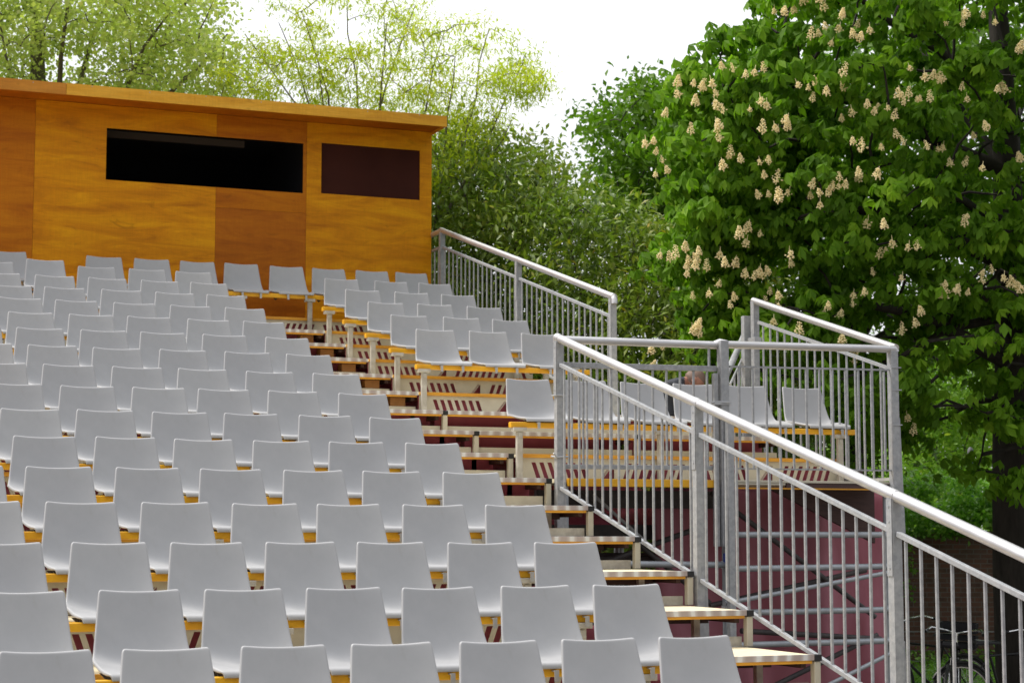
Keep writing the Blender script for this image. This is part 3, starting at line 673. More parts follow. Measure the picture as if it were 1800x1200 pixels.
# leaves ------------------------------------------------------------
def unit(a): return a/np.maximum(np.linalg.norm(a, axis=-1, keepdims=True), 1e-6)
def rv(n): return unit(rng.normal(size=(n, 3)))
def leaf_geo(P, Dn, Nn, Ln, Wd, fold=.12, droop=.15, mid=.5):
    w = unit(np.cross(Nn, Dn)); n = unit(np.cross(Dn, w)); Ln = Ln[:, None]; Wd = Wd[:, None]
    b = P; m_ = P+Dn*Ln*mid-n*Ln*fold*.5; r = P+Dn*Ln*mid+w*Wd*.5; l = P+Dn*Ln*mid-w*Wd*.5; t = P+Dn*Ln-n*Ln*droop
    V = np.stack([b, r, t, l, m_], 1).reshape(-1, 3); i = np.arange(len(P))[:, None]*5
    F = np.concatenate([i+np.array([0, 1, 2, 4]), i+np.array([0, 4, 2, 3])], 1).reshape(-1, 4)
    return V, F
def simple_leaves(C, R, n, size, ar=.45, flat=.6, up=.5, tint=None, droop=.2):
    """n leaves round each centre"""
    k = len(C); P = np.repeat(C, n, 0)+rng.normal(size=(k*n, 3))*np.repeat(R, n)[:, None]*np.array([1, 1, flat])*.55
    Dn = unit(rv(k*n)+np.array([0, 0, -.15])); Nn = unit(rv(k*n)+np.array([0, 0, up*2]))
    s = size*rng.uniform(.65, 1.25, k*n)
    V, F = leaf_geo(P, Dn, Nn, s, s*ar, .12, droop)
    t = np.repeat(rng.beta(2, 2, k), n)*.5+rng.beta(1.6, 1.9, k*n)*.5
    if tint is not None: t = np.clip(t+tint, 0, 1)
    return V, F, np.repeat(t, 5)
def palmate(C, R, n, size):
    k = len(C)*n; P = np.repeat(C, n, 0); q = rv(k); q[:, 2] = np.abs(q[:, 2])*.9-.25
    P = P+q*np.repeat(R, n)[:, None]*np.array([1, 1, .85])*rng.uniform(.45, 1.05, k)[:, None]
    A = unit(q*.8+np.array([0, 0, .85])+rng.normal(size=(k, 3))*.3)
    e1 = unit(np.cross(A, rv(k))); e2 = np.cross(A, e1); Vs = []; Fs = []; off = 0
    t0 = np.clip(np.repeat(rng.beta(2, 2, len(C)), n)*.45+rng.beta(1.5, 1.8, k)*.55, 0, 1); T = []
    for j in range(6):
        a = math.radians(-150+j*60)+rng.normal(size=k)*.08
        d = unit(e1*np.cos(a)[:, None]+e2*np.sin(a)[:, None]-A*rng.uniform(.45, 1.3, k)[:, None]+np.array([0, 0, -.25]))
        s = size*rng.uniform(.8, 1.15, k)*(1.1 if j in (2, 3) else .88)
        V, F = leaf_geo(P, d, unit(A+d*.1), s, s*.45, .16, .22, .62); Vs.append(V); Fs.append(F+off); off += len(V); T.append(np.repeat(np.clip(t0+rng.normal(size=k)*.06, 0, 1), 5))
    return np.concatenate(Vs), np.concatenate(Fs), np.concatenate(T)
def in_poly(u, v, poly):
    c = False; j = len(poly)-1
    for i in range(len(poly)):
        (a, b), (p, q) = poly[i], poly[j]
        if (b > v) != (q > v) and u < (p-a)*(v-b)/(q-b)+a: c = not c
        j = i
    return c
def targets(poly, n, d0, d1, mind=0., dens=None, dd=None):
    us = [p[0] for p in poly]; vs = [p[1] for p in poly]; out = []; tries = 0
    while len(out) < n and tries < n*60:
        tries += 1
        u, v = random.uniform(min(us), max(us)), random.uniform(min(vs), max(vs))
        if not in_poly(u, v, poly): continue
        if dens and random.random() > dens(u, v): continue
        p = W(u, v, random.uniform(d0, d1)+(dd(u) if dd else 0))
        if mind and any(np.linalg.norm(p-q) < mind for q in out): continue
        out.append(p)
    return np.array(out)
def grow(skel, tg, r_tip=.008, r_base=.02, jit=.08, up=.12):
    """branches that join every clump to the nearest point of the skeleton"""
    nodes = [np.array(p) for pts, _ in skel for p in pts]; mb = MB()
    nodes = [a for a in nodes]
    dense = []
    for pts, rs in skel:
        mb.tube([tuple(p) for p in pts], list(rs), 9)
        for a, b in zip(pts[:-1], pts[1:]):
            for t in (0, .33, .66): dense.append(np.array(a)*(1-t)+np.array(b)*t)
        dense.append(np.array(pts[-1]))
    base = np.array(skel[0][0][0]); A = np.array(dense); order = np.argsort(np.linalg.norm(tg-A.mean(0), axis=1))
    for i in order:
        p = tg[i]; d = np.linalg.norm(A-p, axis=1)+np.where(A[:, 2] > p[2]+.3, .8, 0); q = A[np.argmin(d)]; ln = np.linalg.norm(p-q)
        k = 4; pts = [q+(p-q)*t+rng.normal(size=3)*jit*ln*.35*(1 if 0 < t < 1 else 0)+np.array([0, 0, up*ln*math.sin(math.pi*t)]) for t in np.linspace(0, 1, k+1)]
        mb.tube([tuple(x) for x in pts], [r_base*min(1, .4+ln*.5)*(1-t)+r_tip*t for t in np.linspace(0, 1, k+1)], 5, cap=False)
        A = np.concatenate([A, np.array(pts[1:])])
    return mb
def tree(name, label, cat, base, skel, tg, leaf, m_leaf, m_bark, group=None, twig=(.008, .02), extra=None, up=.12):
    root = empty(name, tuple(base), label, cat, group)
    t = MB(); pts, rs = skel[0]; t.tube([tuple(p) for p in pts], list(rs), 14); t.build('trunk', m_bark, root, tuple(base), smooth=True)
    grow(skel[1:] if len(skel) > 1 else skel, tg, twig[0], twig[1], up=up).build('branches', m_bark, root, tuple(base), smooth=True)
    V, F, T = leaf; npmesh('crown', V, F, m_leaf, root, T); return root
def curve(a, b, bend, r0, r1, n=7):
    a, b = np.array(a, float), np.array(b, float); bend = np.array(bend, float)
    P = [a*(1-t)+b*t+bend*math.sin(math.pi*t)*.5+rng.normal(size=3)*.03*(0 < t < 1) for t in np.linspace(0, 1, n)]
    return (P, [r0*(1-t)+r1*t for t in np.linspace(0, 1, n)])
def cat3(L_):
    Vs, Fs, Ts = [], [], []; off = 0
    for V, F, T in L_: Vs.append(V); Fs.append(F+off); Ts.append(T); off += len(V)
    return np.concatenate(Vs), np.concatenate(Fs), np.concatenate(Ts)

# horse chestnut at the right
base = W(1790, 1100, 21.5); base[2] = 0
tp = lambda u, v, d: W(u, v, d)
skel = [([base, W(1782, 1000, 21.5), W(1778, 800, 21.5), W(1782, 600, 21.5), W(1775, 420, 21.5), W(1765, 200, 21.6), W(1750, -60, 21.7), W(1740, -400, 21.8)], [.27, .24, .22, .21, .18, .14, .10, .04]),
        curve(W(1780, 640, 21.5), W(1470, 520, 19.6), (0, 0, .2), .10, .03), curve(W(1778, 470, 21.5), W(1330, 330, 20.5), (0, 0, .3), .10, .025),
        curve(W(1770, 300, 21.5), W(1290, 130, 21.2), (0, 0, .3), .09, .02), curve(W(1765, 180, 21.6), W(1420, -60, 21.5), (0, 0, .2), .07, .02),
        curve(W(1782, 560, 21.5), W(1560, 640, 20.3), (0, 0, .3), .07, .02), curve(W(1778, 420, 21.5), W(2150, 200, 21), (0, 0, .3), .10, .03),
        curve(W(1778, 600, 21.5), W(2200, 560, 20.4), (0, 0, .3), .10, .03), curve(W(1770, 330, 21.5), W(1600, 60, 22.8), (0, 0, .2), .07, .02),
        curve(W(1770, 400, 21.5), W(1620, 330, 19.3), (0, 0, .2), .06, .02), curve(W(1780, 700, 21.5), W(1640, 740, 22.2), (0, 0, .15), .05, .015),
        curve(W(1775, 380, 21.5), W(1800, 140, 24.), (0, 0, .2), .07, .02)]
cp = [(1352, -120), (1350, 0), (1325, 40), (1240, 60), (1240, 105), (1262, 140), (1185, 150), (1180, 215), (1135, 270), (1180, 340), (1215, 400), (1150, 455), (1205, 520), (1222, 590), (1235, 640), (1300, 680),
      (1440, 760), (1500, 740), (1560, 800), (1660, 790), (1740, 850), (1810, 880), (2350, 800), (2500, 300), (2400, -500), (1900, -800), (1500, -500)]
def dens(u, v):
    if 1600 < u < 1760 and 620 < v < 790: return .35
    if v > 780: return .4
    if v > 560: return .75
    if u > 1820 or v < -60: return .55
    return 1.
tg = np.concatenate([targets(cp, 430, 18.6, 21.2, .22, dens), targets([(1240, 70), (1330, 60), (1400, 0), (1420, 300), (1320, 640), (1240, 600), (1190, 470), (1190, 360), (1150, 270), (1190, 160)], 90, 19.2, 22, .16), targets([(p[0]+(40 if p[0] < 1340 else 0), p[1]) for p in cp], 420, 21.2, 24.6, .22, dens)])
R = rng.uniform(.30, .48, len(tg))
lf = palmate(tg, R, 26, .138)
ct = tree('horse_chestnut_tree', 'large flowering horse chestnut with cream blossom spikes and dark trunk at the right', 'tree', base, skel, tg, lf, M_CHEST, M_BARKD, twig=(.008, .026))
# blossom spikes: one shape, stood up on the clumps
def spike_mesh(seed, nf, hh, wob):
    r_ = random.Random(seed)
    bm = bmesh.new()
    for k in range(nf):
        t = k/nf; h = .01+hh*t; rad = .050*(1-t)**.6+.006; a = k*2.4
        p = Vector((math.cos(a)*rad*r_.uniform(1-wob, 1+wob*.6)+.02*wob*t, math.sin(a)*rad*r_.uniform(.75, 1.15), h+r_.uniform(-.006, .006)))
        s = r_.uniform(.008, .0155)*(1.1-.35*t)
        bmesh.ops.create_icosphere(bm, subdivisions=1, radius=s, matrix=Matrix.Translation(p) @ Matrix.Diagonal((1.2, 1.2, .8, 1)))
    bmesh.ops.create_cone(bm, cap_ends=True, segments=6, radius1=.008, radius2=.003, depth=.18, matrix=Matrix.Translation((0, 0, .07)))
    me = bpy.data.meshes.new('blossom_spike'); bm.to_mesh(me); bm.free(); me.materials.append(M_PETAL); return me
SPMS = [spike_mesh(3, 52, .145, .3), spike_mesh(5, 40, .12, .6), spike_mesh(8, 34, .17, .8), spike_mesh(9, 28, .09, .9)]
FP = [(1378, 12), (1395, 8), (1450, 5), (1480, 20), (1440, 50), (1452, 38), (1425, 55), (1475, 42), (1500, 52), (1270, 108), (1290, 112), (1325, 118), (1190, 138), (1218, 138), (1232, 145), (1252, 140), (1222, 172), (1262, 178), (1272, 185),
      (1318, 182), (1168, 192), (1265, 215), (1214, 222), (1348, 178), (1384, 215), (1422, 145), (1428, 165), (1405, 140), (1485, 145), (1380, 205), (1340, 220), (1366, 218), (1280, 265), (1272, 285), (1285, 262), (1338, 275), (1344, 300), (1175, 290), (1166, 272), (1136, 245),
      (1335, 335), (1352, 332), (1370, 338), (1385, 330), (1425, 335), (1442, 330), (1460, 322), (1475, 318), (1300, 405), (1312, 395), (1336, 402), (1388, 440), (1392, 455), (1205, 428), (1187, 440), (1158, 440), (1206, 460), (1222, 460), (1242, 462), (1265, 440), (1275, 455), (1262, 490),
      (1218, 512), (1248, 508), (1292, 515), (1310, 475), (1325, 478), (1340, 475), (1360, 520), (1370, 512), (1345, 525), (1448, 540), (1455, 530), (1475, 545), (1500, 525), (1218, 572), (1228, 578), (1425, 580), (1405, 575), (1165, 600), (1146, 632), (1520, 505), (1535, 470), (1585, 480), (1620, 540), (1660, 510), (1665, 505), (1680, 498), (1700, 505),
      (1725, 470), (1745, 466), (1775, 490), (1795, 500), (1610, 560), (1605, 750), (1595, 725), (1525, 175), (1545, 178), (1590, 170), (1560, 180), (1640, 125), (1655, 130), (1635, 165), (1665, 30), (1690, 20), (1700, 18), (1728, 18), (1530, 45), (1480, 15),
      (1672, 278), (1695, 278), (1726, 285), (1795, 270), (1614, 165), (1632, 248), (1650, 252), (1510, 305), (1540, 300), (1462, 320), (1525, 385), (1555, 388), (1700, 370), (1612, 425), (1570, 420), (1790, 80), (1500, 240), (1480, 120), (1360, 560), (1500, 610), (1480, 590), (1545, 440), (1700, 165), (1735, 215), (1765, 150), (1690, 145), (1600, 110), (1480, 200), (1550, 250), (1590, 240)]
FP = FP+[(u+random.uniform(-26, 26), v+random.uniform(-16, 20)) for (u, v) in FP if random.random() < .55]
extra = MB()
for n, (u, v) in enumerate(FP):
    d = 19.2 if n % 3 else 18.75
    # sits a bit in front of the nearest clump's face
    p = W(u, v+14, d); q = tg[np.argmin(np.linalg.norm(tg-p, axis=1)*1.0)]
    cd = (q-CAM) @ FW; d = min(max(cd-.42, 18.2), 20.2); p = W(u, v+14, d); s = random.uniform(.45, .82)*(1.15 if n % 7 == 0 else 1)
    rot = Matrix.Rotation(random.uniform(-.35, .35), 4, 'X') @ Matrix.Rotation(random.uniform(-.35, .35), 4, 'Y') @ Matrix.Rotation(random.uniform(0, 6), 4, 'Z')
    if n < 100:
        o = bpy.data.objects.new('blossom_spike', SPMS[n % 4]); COL.objects.link(o); o.parent = ct
        o.matrix_basis = Matrix.Translation(Vector(p)-ct.location) @ rot @ Matrix.Scale(s, 4)
    else:
        mt = Matrix.Translation(p) @ rot @ Matrix.Scale(s, 4)
        SPM = SPMS[n % 4]; extra.poly([mt @ v_.co for v_ in SPM.vertices], [tuple(f.vertices) for f in SPM.polygons])
o = extra.build('blossom_spikes', M_PETAL, ct, tuple(base)); o['kind'] = 'stuff'
# foliage directly supporting the spikes
# laurel hedge behind the upper rail
hp = [(700, 300), (800, 262), (880, 275), (940, 290), (1010, 318), (1070, 345), (1120, 362), (1180, 385), (1260, 420), (1340, 470), (1400, 700), (1400, 960), (1000, 960), (700, 900)]
hd_ = lambda u: 3.9*min(1, max(0, (1250-u)/450))
tgh = np.concatenate([targets(hp, 330, 21.6, 22.8, .2, None, hd_), targets(hp, 300, 22.8, 24.8, .22, None, hd_), targets([(p[0], p[1]+(45 if p[1] < 500 else 0)) for p in hp], 420, 25.0, 27.5, .2, None, hd_)])
b = W(1080, 900, 24); b[2] = 0
sk = [([b, b+np.array([0, 0, 1.2]), b+np.array([.1, 0, 2.4])], [.09, .08, .06])]+[curve(b+np.array([0, 0, .5]), W(u, v, d+hd_(u)), (0, 0, .2), .03, .01) for u, v, d in ((800, 420, 22.8), (900, 400, 23), (1000, 420, 22.4), (1100, 450, 23.2), (1200, 520, 22.6), (1300, 620, 23), (850, 640, 22.5), (1050, 650, 22.5))]
lv = simple_leaves(tgh, rng.uniform(.34, .5, len(tgh)), 84, .13, .36, .8, .7)
tree('laurel_hedge', 'tall glossy laurel hedge with a few yellowed leaves behind the upper side handrail', 'hedge', b, sk, tgh, lv, M_LAUREL, M_BARK, twig=(.006, .012))
# lighter shrub rising over the hedge beside the booth
sp_ = [(745, 250), (830, 215), (900, 262), (960, 255), (1005, 300), (990, 360), (900, 400), (745, 420)]
tgs = targets(sp_, 120, 26.6, 28.2, .2)
b = W(860, 800, 27); b[2] = 0
sk = [([b, b+np.array([0, 0, 2.]), W(860, 420, 27)], [.08, .07, .05])]+[curve(W(860, 560, 27), W(u, v, 27), (0, 0, .1), .03, .01) for u, v in ((790, 280), (900, 300), (960, 290), (840, 260))]
tree('pale_shrub', 'yellow-green leafy shrub topping the hedge just right of the booth', 'shrub', b, sk, tgs, simple_leaves(tgs, rng.uniform(.25, .4, len(tgs)), 46, .12, .42, .8, .6), leafmat('yellow_green_leaf', [(.12, .20, .03), (.20, .29, .04), (.28, .34, .05), (.34, .33, .05)], .42), M_BARK, twig=(.005, .012))
# dark green tree between hedge and chestnut
dp = [(1032, 240), (1060, 195), (1100, 165), (1125, 150), (1165, 150), (1230, 190), (1300, 250), (1330, 420), (1250, 480), (1120, 420), (1060, 370), (1030, 300)]
tgd = np.concatenate([targets(dp, 150, 29.5, 33, .25), targets([(1128, 142), (1150, 138), (1170, 170), (1110, 180)], 6, 30, 31)])
b = W(1180, 880, 31.5); b[2] = 0
sk = [([b, W(1178, 600, 31.5), W(1170, 400, 31.5), W(1150, 220, 31.5)], [.2, .16, .12, .04])]+[curve(W(1175, 520, 31.5), W(u, v, 31.5), (0, 0, .2), .06, .02) for u, v in ((1070, 300), (1110, 220), (1250, 260), (1200, 330))]
tree('dark_green_tree', 'dense dark green tree showing between the hedge and the chestnut', 'tree', b, sk, tgd, simple_leaves(tgd, rng.uniform(.38, .55, len(tgd)), 85, .13, .6, .7, .6), M_DARKG, M_BARK, twig=(.008, .02))
bq = [(1240, 250), (1400, 120), (1560, 40), (1760, 20), (1960, 60), (2060, 400), (1900, 600), (1760, 640), (1640, 600), (1600, 700), (1560, 860), (1400, 900), (1220, 900), (1200, 500)]
tgb = targets(bq, 430, 26.5, 30.5, .25)
b = W(1500, 900, 28.5); b[2] = 0
sk = [([b, W(1500, 700, 28.5), W(1505, 450, 28.5), W(1500, 200, 28.5)], [.22, .19, .14, .05])]+[curve(W(1502, 620, 28.5), W(u, v, 28.5), (0, 0, .2), .07, .02) for u, v in ((1330, 330), (1700, 300), (1400, 180), (1850, 400), (1320, 620), (1620, 150))]
tree('shade_tree', 'broad mid-green tree standing in shade behind the flowering chestnut', 'tree', b, sk, tgb, simple_leaves(tgb, rng.uniform(.4, .6, len(tgb)), 80, .15, .55, .8, .6), M_DARKG, M_BARK, twig=(.008, .02))
# honey locust behind the booth
lp = [(395, 30), (470, 55), (500, -30), (640, -60), (700, -20), (760, 20), (800, 10), (850, 40), (880, 60), (905, 120), (950, 140), (935, 170), (880, 190), (905, 240), (860, 290), (760, 330), (600, 330), (420, 330), (390, 200)]
tgl = np.concatenate([targets(lp, 235, 25.2, 28.2, .24, lambda u, v: 1. if v > 90 and u < 800 else .45), targets([(860, 60), (905, 60), (960, 150), (900, 200), (850, 150)], 12, 26, 27)])
b = W(640, 900, 26.6); b[2] = 0
sk = [([b, W(640, 700, 26.6), W(640, 420, 26.6)], [.2, .17, .13])]+[curve(W(640, 460, 26.6), W(u, v, d), (.2*rng.normal(), .2*rng.normal(), .1), .028, .006) for u, v, d in ((430, 60, 26.4), (490, 40, 26.8), (530, 20, 25.8), (610, -10, 27.2), (680, 40, 26), (730, 10, 27), (560, 120, 25.8), (780, 60, 26.4))]+\
     [curve(W(760, 420, 26.6), W(u, v, d), (.1, 0, .05), .026, .006) for u, v, d in ((920, 110, 26.4), (860, 50, 26.9), (800, 100, 26), (900, 210, 26.8))]+[curve(W(640, 560, 26.6), W(760, 420, 26.6), (0, 0, 0), .08, .05)]
Ll = simple_leaves(tgl, rng.uniform(.2, .34, len(tgl)), 115, .088, .25, .55, .8)
tree('honey_locust_tree', 'airy yellow-green locust tree with feathery leaves rising behind the booth roof', 'tree', b, sk, tgl, Ll, M_LOCUST, M_BARKL, twig=(.004, .012), up=.05)
# plane tree at the left
pp = [(-500, -300), (380, -300), (385, -20), (395, 60), (420, 110), (430, 240), (-500, 240)]
tgp = np.concatenate([targets(pp, 380, 25.6, 29.4, .22, lambda u, v: 1. if u > -60 and v > -60 else .35)])
b = W(60, 900, 27.5); b[2] = 0
sk = [([b, W(60, 600, 27.5), W(70, 300, 27.5), W(60, -200, 27.5)], [.24, .20, .14, .05])]+[curve(W(66, 420, 27.5), W(u, v, d+2.6), (0, 0, .15), .075, .012) for u, v, d in ((400, 60, 24.4), (360, -40, 25), (300, 20, 23.8), (210, -80, 25.6), (-120, 0, 24.4), (130, -60, 23.8), (330, 130, 25.4), (0, 40, 24), (-300, -60, 25))]
tree('plane_tree', 'broad pale green plane tree filling the sky above the left end of the booth', 'tree', b, sk, tgp, simple_leaves(tgp, rng.uniform(.34, .52, len(tgp)), 150, .074, .75, .7, .5), M_PLANE, M_BARKL, twig=(.006, .018))

# shrubs beyond the wall, ivy on it
for n, (poly, d0, d1, lab, mt, ls) in enumerate([
    ([(1560, 600), (1700, 560), (1730, 700), (1700, 900), (1560, 930)], 37, 41, 'fresh green shrub beyond the brick wall, left of the green post', M_BRIGHT, .13),
    ([(1700, 580), (1850, 560), (2050, 600), (2050, 930), (1715, 930)], 39, 43, 'fresh green shrub beyond the brick wall, behind the chestnut trunk', M_BRIGHT, .13)]):
    t_ = targets(poly, 170, d0, d1, .25); b = W(sum(p[0] for p in poly)/len(poly), 900, (d0+d1)/2); b[2] = 0
    sk = [([b, b+np.array([0, 0, 1.]), b+np.array([0, 0, 2.4])], [.09, .07, .04])]+[curve(b+np.array([0, 0, 1.]), t_[q], (0, 0, .2), .03, .01) for q in range(4)]
    tree('background_shrub', lab, 'shrub', b, sk, t_, simple_leaves(t_, rng.uniform(.5, .75, len(t_)), 95, ls, .5, .8, .6), mt, M_BARK, 'shrubs beyond the wall', twig=(.008, .015))
iv = targets([(1560, 850), (1640, 835), (1720, 838), (1775, 860), (1960, 850), (1960, 925), (1560, 925)], 120, 30.2, 31.6, .12)
iv2 = targets([(1590, 905), (1760, 905), (1760, 935), (1590, 940)], 26, 30.0, 30.15)
iv3 = targets([(1590, 930), (1612, 930), (1606, 1040), (1590, 1080)], 8, 30.08, 30.12)
V1 = cat3([simple_leaves(iv, rng.uniform(.16, .3, len(iv)), 95, .085, .8, .7, .7), simple_leaves(iv2, rng.uniform(.12, .2, len(iv2)), 40, .08, .8, .5, .7), simple_leaves(iv3, rng.uniform(.07, .11, len(iv3)), 16, .06, .8, .8, .4)])
o = npmesh('ivy', V1[0], V1[1], M_IVY, None, V1[2]); tag(o, 'thick sunlit ivy spilling over the top of the brick wall', 'ivy', kind='stuff')
gc = targets([(1500, 1160), (1800, 1160), (2200, 1170), (2200, 1215), (1500, 1215)], 10, 29, 30)
PX = np.array([WB+RT*random.uniform(-8, 8)-FW*np.array([1, 1, 0])*random.uniform(.05, 9) for _ in range(1500)]); PX[:, 2] = rng.uniform(.03, .16, len(PX))
Vg = simple_leaves(PX, np.full(len(PX), .3), 34, .08, .5, .5, .6)
o = npmesh('ground_cover', Vg[0], Vg[1], M_IVY, None, Vg[2]); tag(o, 'low leafy plants along the foot of the brick wall', 'ground cover', kind='stuff')
FT = np.array([CAM+FW*random.uniform(48, 60)+RT*random.uniform(-34, 40) for _ in range(1100)]); FT[:, 2] = rng.uniform(.3, 6.5, len(FT))
Vf = simple_leaves(FT, np.full(len(FT), 1.5), 26, .42, .6, .8, .6)
o = npmesh('distant_trees', Vf[0], Vf[1], M_BRIGHT, None, Vf[2]); tag(o, 'far band of fresh green trees beyond the garden wall', 'trees', kind='stuff')
M_CAP = mat('grey_cap', (.12, .12, .13), .6)
M_GPOST = mottled('green_painted_metal', (.02, .085, .06), (.03, .11, .08), 10, .5)
for u, v, d, r_, lab in ((1706, 800, 34, .040, 'nearer dark green metal post with grey round cap beyond the wall'), (1668, 846, 44, .042, 'farther, shorter-looking dark green metal post beyond the wall')):
    p = W(u, v, d); e = empty('metal_post', (p[0], p[1], 0), lab, 'post', 'green posts beyond the wall')
    MB().tube([(p[0], p[1], 0), (p[0], p[1], p[2])], r_, 14).tube([(p[0], p[1], 0), (p[0], p[1], .3)], r_*1.5, 14).build('shaft', M_GPOST, e, tuple(e.location), smooth=True)
    MB().tube([(p[0], p[1], p[2]-.02), (p[0], p[1], p[2]+.05), (p[0], p[1], p[2]+.11), (p[0], p[1], p[2]+.15)], [r_*1.25, r_*1.45, r_*1.2, r_*.4], 14).build('cap', M_CAP, e, tuple(e.location), smooth=True)

# ------------------------------------------------------------------ bicycles
M_BIKE = mat('black_bicycle_paint', (.010, .010, .012), .35); M_CHR = mat('chrome', (.8, .8, .82), .18, 1.); M_TYRE = mat('tyre_rubber', (.02, .02, .02), .8); M_BASK = mat('black_crate', (.008, .008, .012), .7)
def ring(mb, c, ax, up, R_, r, n=36):
    mb.tube([tuple(c+ax*R_*math.cos(t)+up*R_*math.sin(t)) for t in np.linspace(0, 2*math.pi, n+1)], r, 6, cap=False)
def bicycle(p, ang, label, hb=1.06, crate=True, tilt=0.0):
    root = empty('bicycle', (0, 0, 0), label, 'bicycle', 'bicycles by the wall')
    X = np.array([1., 0, 0]); Z = np.array([0, 0, 1.]); Y = np.array([0, 1., 0])
    def b(mb, nm, m, par=None, **k):
        o = mb.build(nm, m, None, **k); o.parent = par or root; o.location = (0, 0, 0); return o
    fr = np.array([.56, 0, .34]); rr = np.array([-.54, 0, .34]); bb = np.array([-.08, 0, .29]); st = np.array([-.22, 0, .78]); hd = np.array([.36, 0, .86]); hl = np.array([.40, 0, .66])
    for c, nm in ((fr, 'wheel'), (rr, 'wheel')):
        w = MB(); ring(w, c, X, Z, .315, .010); 
        for k in range(16):
            t = 2*math.pi*k/16; w.tube([tuple(c+Y*.02*(-1)**k), tuple(c+X*.31*math.cos(t)+Z*.31*math.sin(t))], .0018, 4)
        w.tube([tuple(c-Y*.04), tuple(c+Y*.04)], .022, 10); wo = b(w, nm, M_CHR, smooth=True)
        t_ = MB(); ring(t_, c, X, Z, .335, .019); b(t_, 'tyre', M_TYRE, wo, smooth=True)
        m_ = MB()
        m_.tube([tuple(c+X*.37*math.cos(t)+Z*.37*math.sin(t)) for t in np.linspace(.3, 2.6 if nm == 'wheel' else 2.6, 16)], .016, 6); b(m_, 'mudguard', M_BIKE, smooth=True)
    f = MB()
    for a, c, r in ((st, bb, .016), (bb, hl, .018), (st*.97+np.array([0, 0, .02]), hd-Z*.05, .015), (bb, rr, .011), (st, rr, .009), (hd, fr, .014), (hl, fr, .014)): f.tube([tuple(a), tuple(c)], r, 8)
    b(f, 'frame', M_BIKE, smooth=True)
    s = MB().poly([(-.40, -.09, .90), (-.40, .09, .90), (-.10, .03, .90), (-.10, -.03, .90), (-.39, -.08, .95), (-.39, .08, .95), (-.10, .02, .93), (-.10, -.02, .93)], [(0, 1, 2, 3), (7, 6, 5, 4), (0, 4, 5, 1), (1, 5, 6, 2), (2, 6, 7, 3), (3, 7, 4, 0)])
    s.tube([tuple(st), (-.25, 0, .9)], .012, 8); b(s, 'saddle', M_BIKE, bevel=.02)
    h = MB().tube([(.10, -.30, hb-.02), (.24, -.27, hb+.01), (.36, -.12, hb-.02), (.36, 0, hb-.05), (.36, .12, hb-.02), (.24, .27, hb+.01), (.10, .30, hb-.02)], .0115, 8).tube([tuple(hd), (.36, 0, hb-.04)], .014, 8)
    ho = b(h, 'handlebar', M_CHR, smooth=True)
    for s_ in (-1, 1): b(MB().tube([(.02, .31*s_, hb-.03), (.13, .30*s_, hb-.02)], .017, 8), 'grip', M_BIKE, ho, smooth=True)
    if crate:
        c_ = MB(); x0, x1, y0, y1, z0, z1 = .42, .76, -.2, .2, .84, 1.08
        for zz_ in (z0, z0+.08, z0+.16, z1-.02):
            c_.box((x0, y0, zz_), (x1, y0+.012, zz_+.05)).box((x0, y1-.012, zz_), (x1, y1, zz_+.05)).box((x0, y0+.013, zz_), (x0+.012, y1-.013, zz_+.05)).box((x1-.012, y0+.013, zz_), (x1, y1-.013, zz_+.05))
        c_.box((x0+.013, y0+.013, z0-.01), (x1-.013, y1-.013, z0-.002)); b(c_, 'front_crate', M_BASK)
    l = MB().tube([(.44, 0, .80), (.50, 0, .80)], [.02, .035], 12); b(l, 'headlight', M_CHR, smooth=True)
    pd = MB(); ring(pd, bb, X, Z, .09, .006, 20); pd.tube([tuple(bb+Y*.05), (bb[0]+.1, .06, bb[2]-.13)], .01, 6).box((bb[0]+.06, .06, bb[2]-.15), (bb[0]+.15, .15, bb[2]-.13)); b(pd, 'crankset', M_CHR)
    root.location = p; root.rotation_euler = (tilt, 0, ang)
    return root
bk = lambda u, d: (lambda q: (q[0], q[1], 0))(W(u, 1100, d))
bicycle(bk(1668, 20.5), wall_rz+1.25, 'black bicycle with chrome handlebar and front crate, nearest the braced rail post', 1.05, True, .05)
bicycle(bk(1632, 22.2), wall_rz+2.3, 'black bicycle half hidden behind the braced rail post', 1.10, False, -.04)
bicycle(bk(1770, 20.6), wall_rz+.1, 'black bicycle parked broadside below the chestnut trunk', 1.02, False, .06)

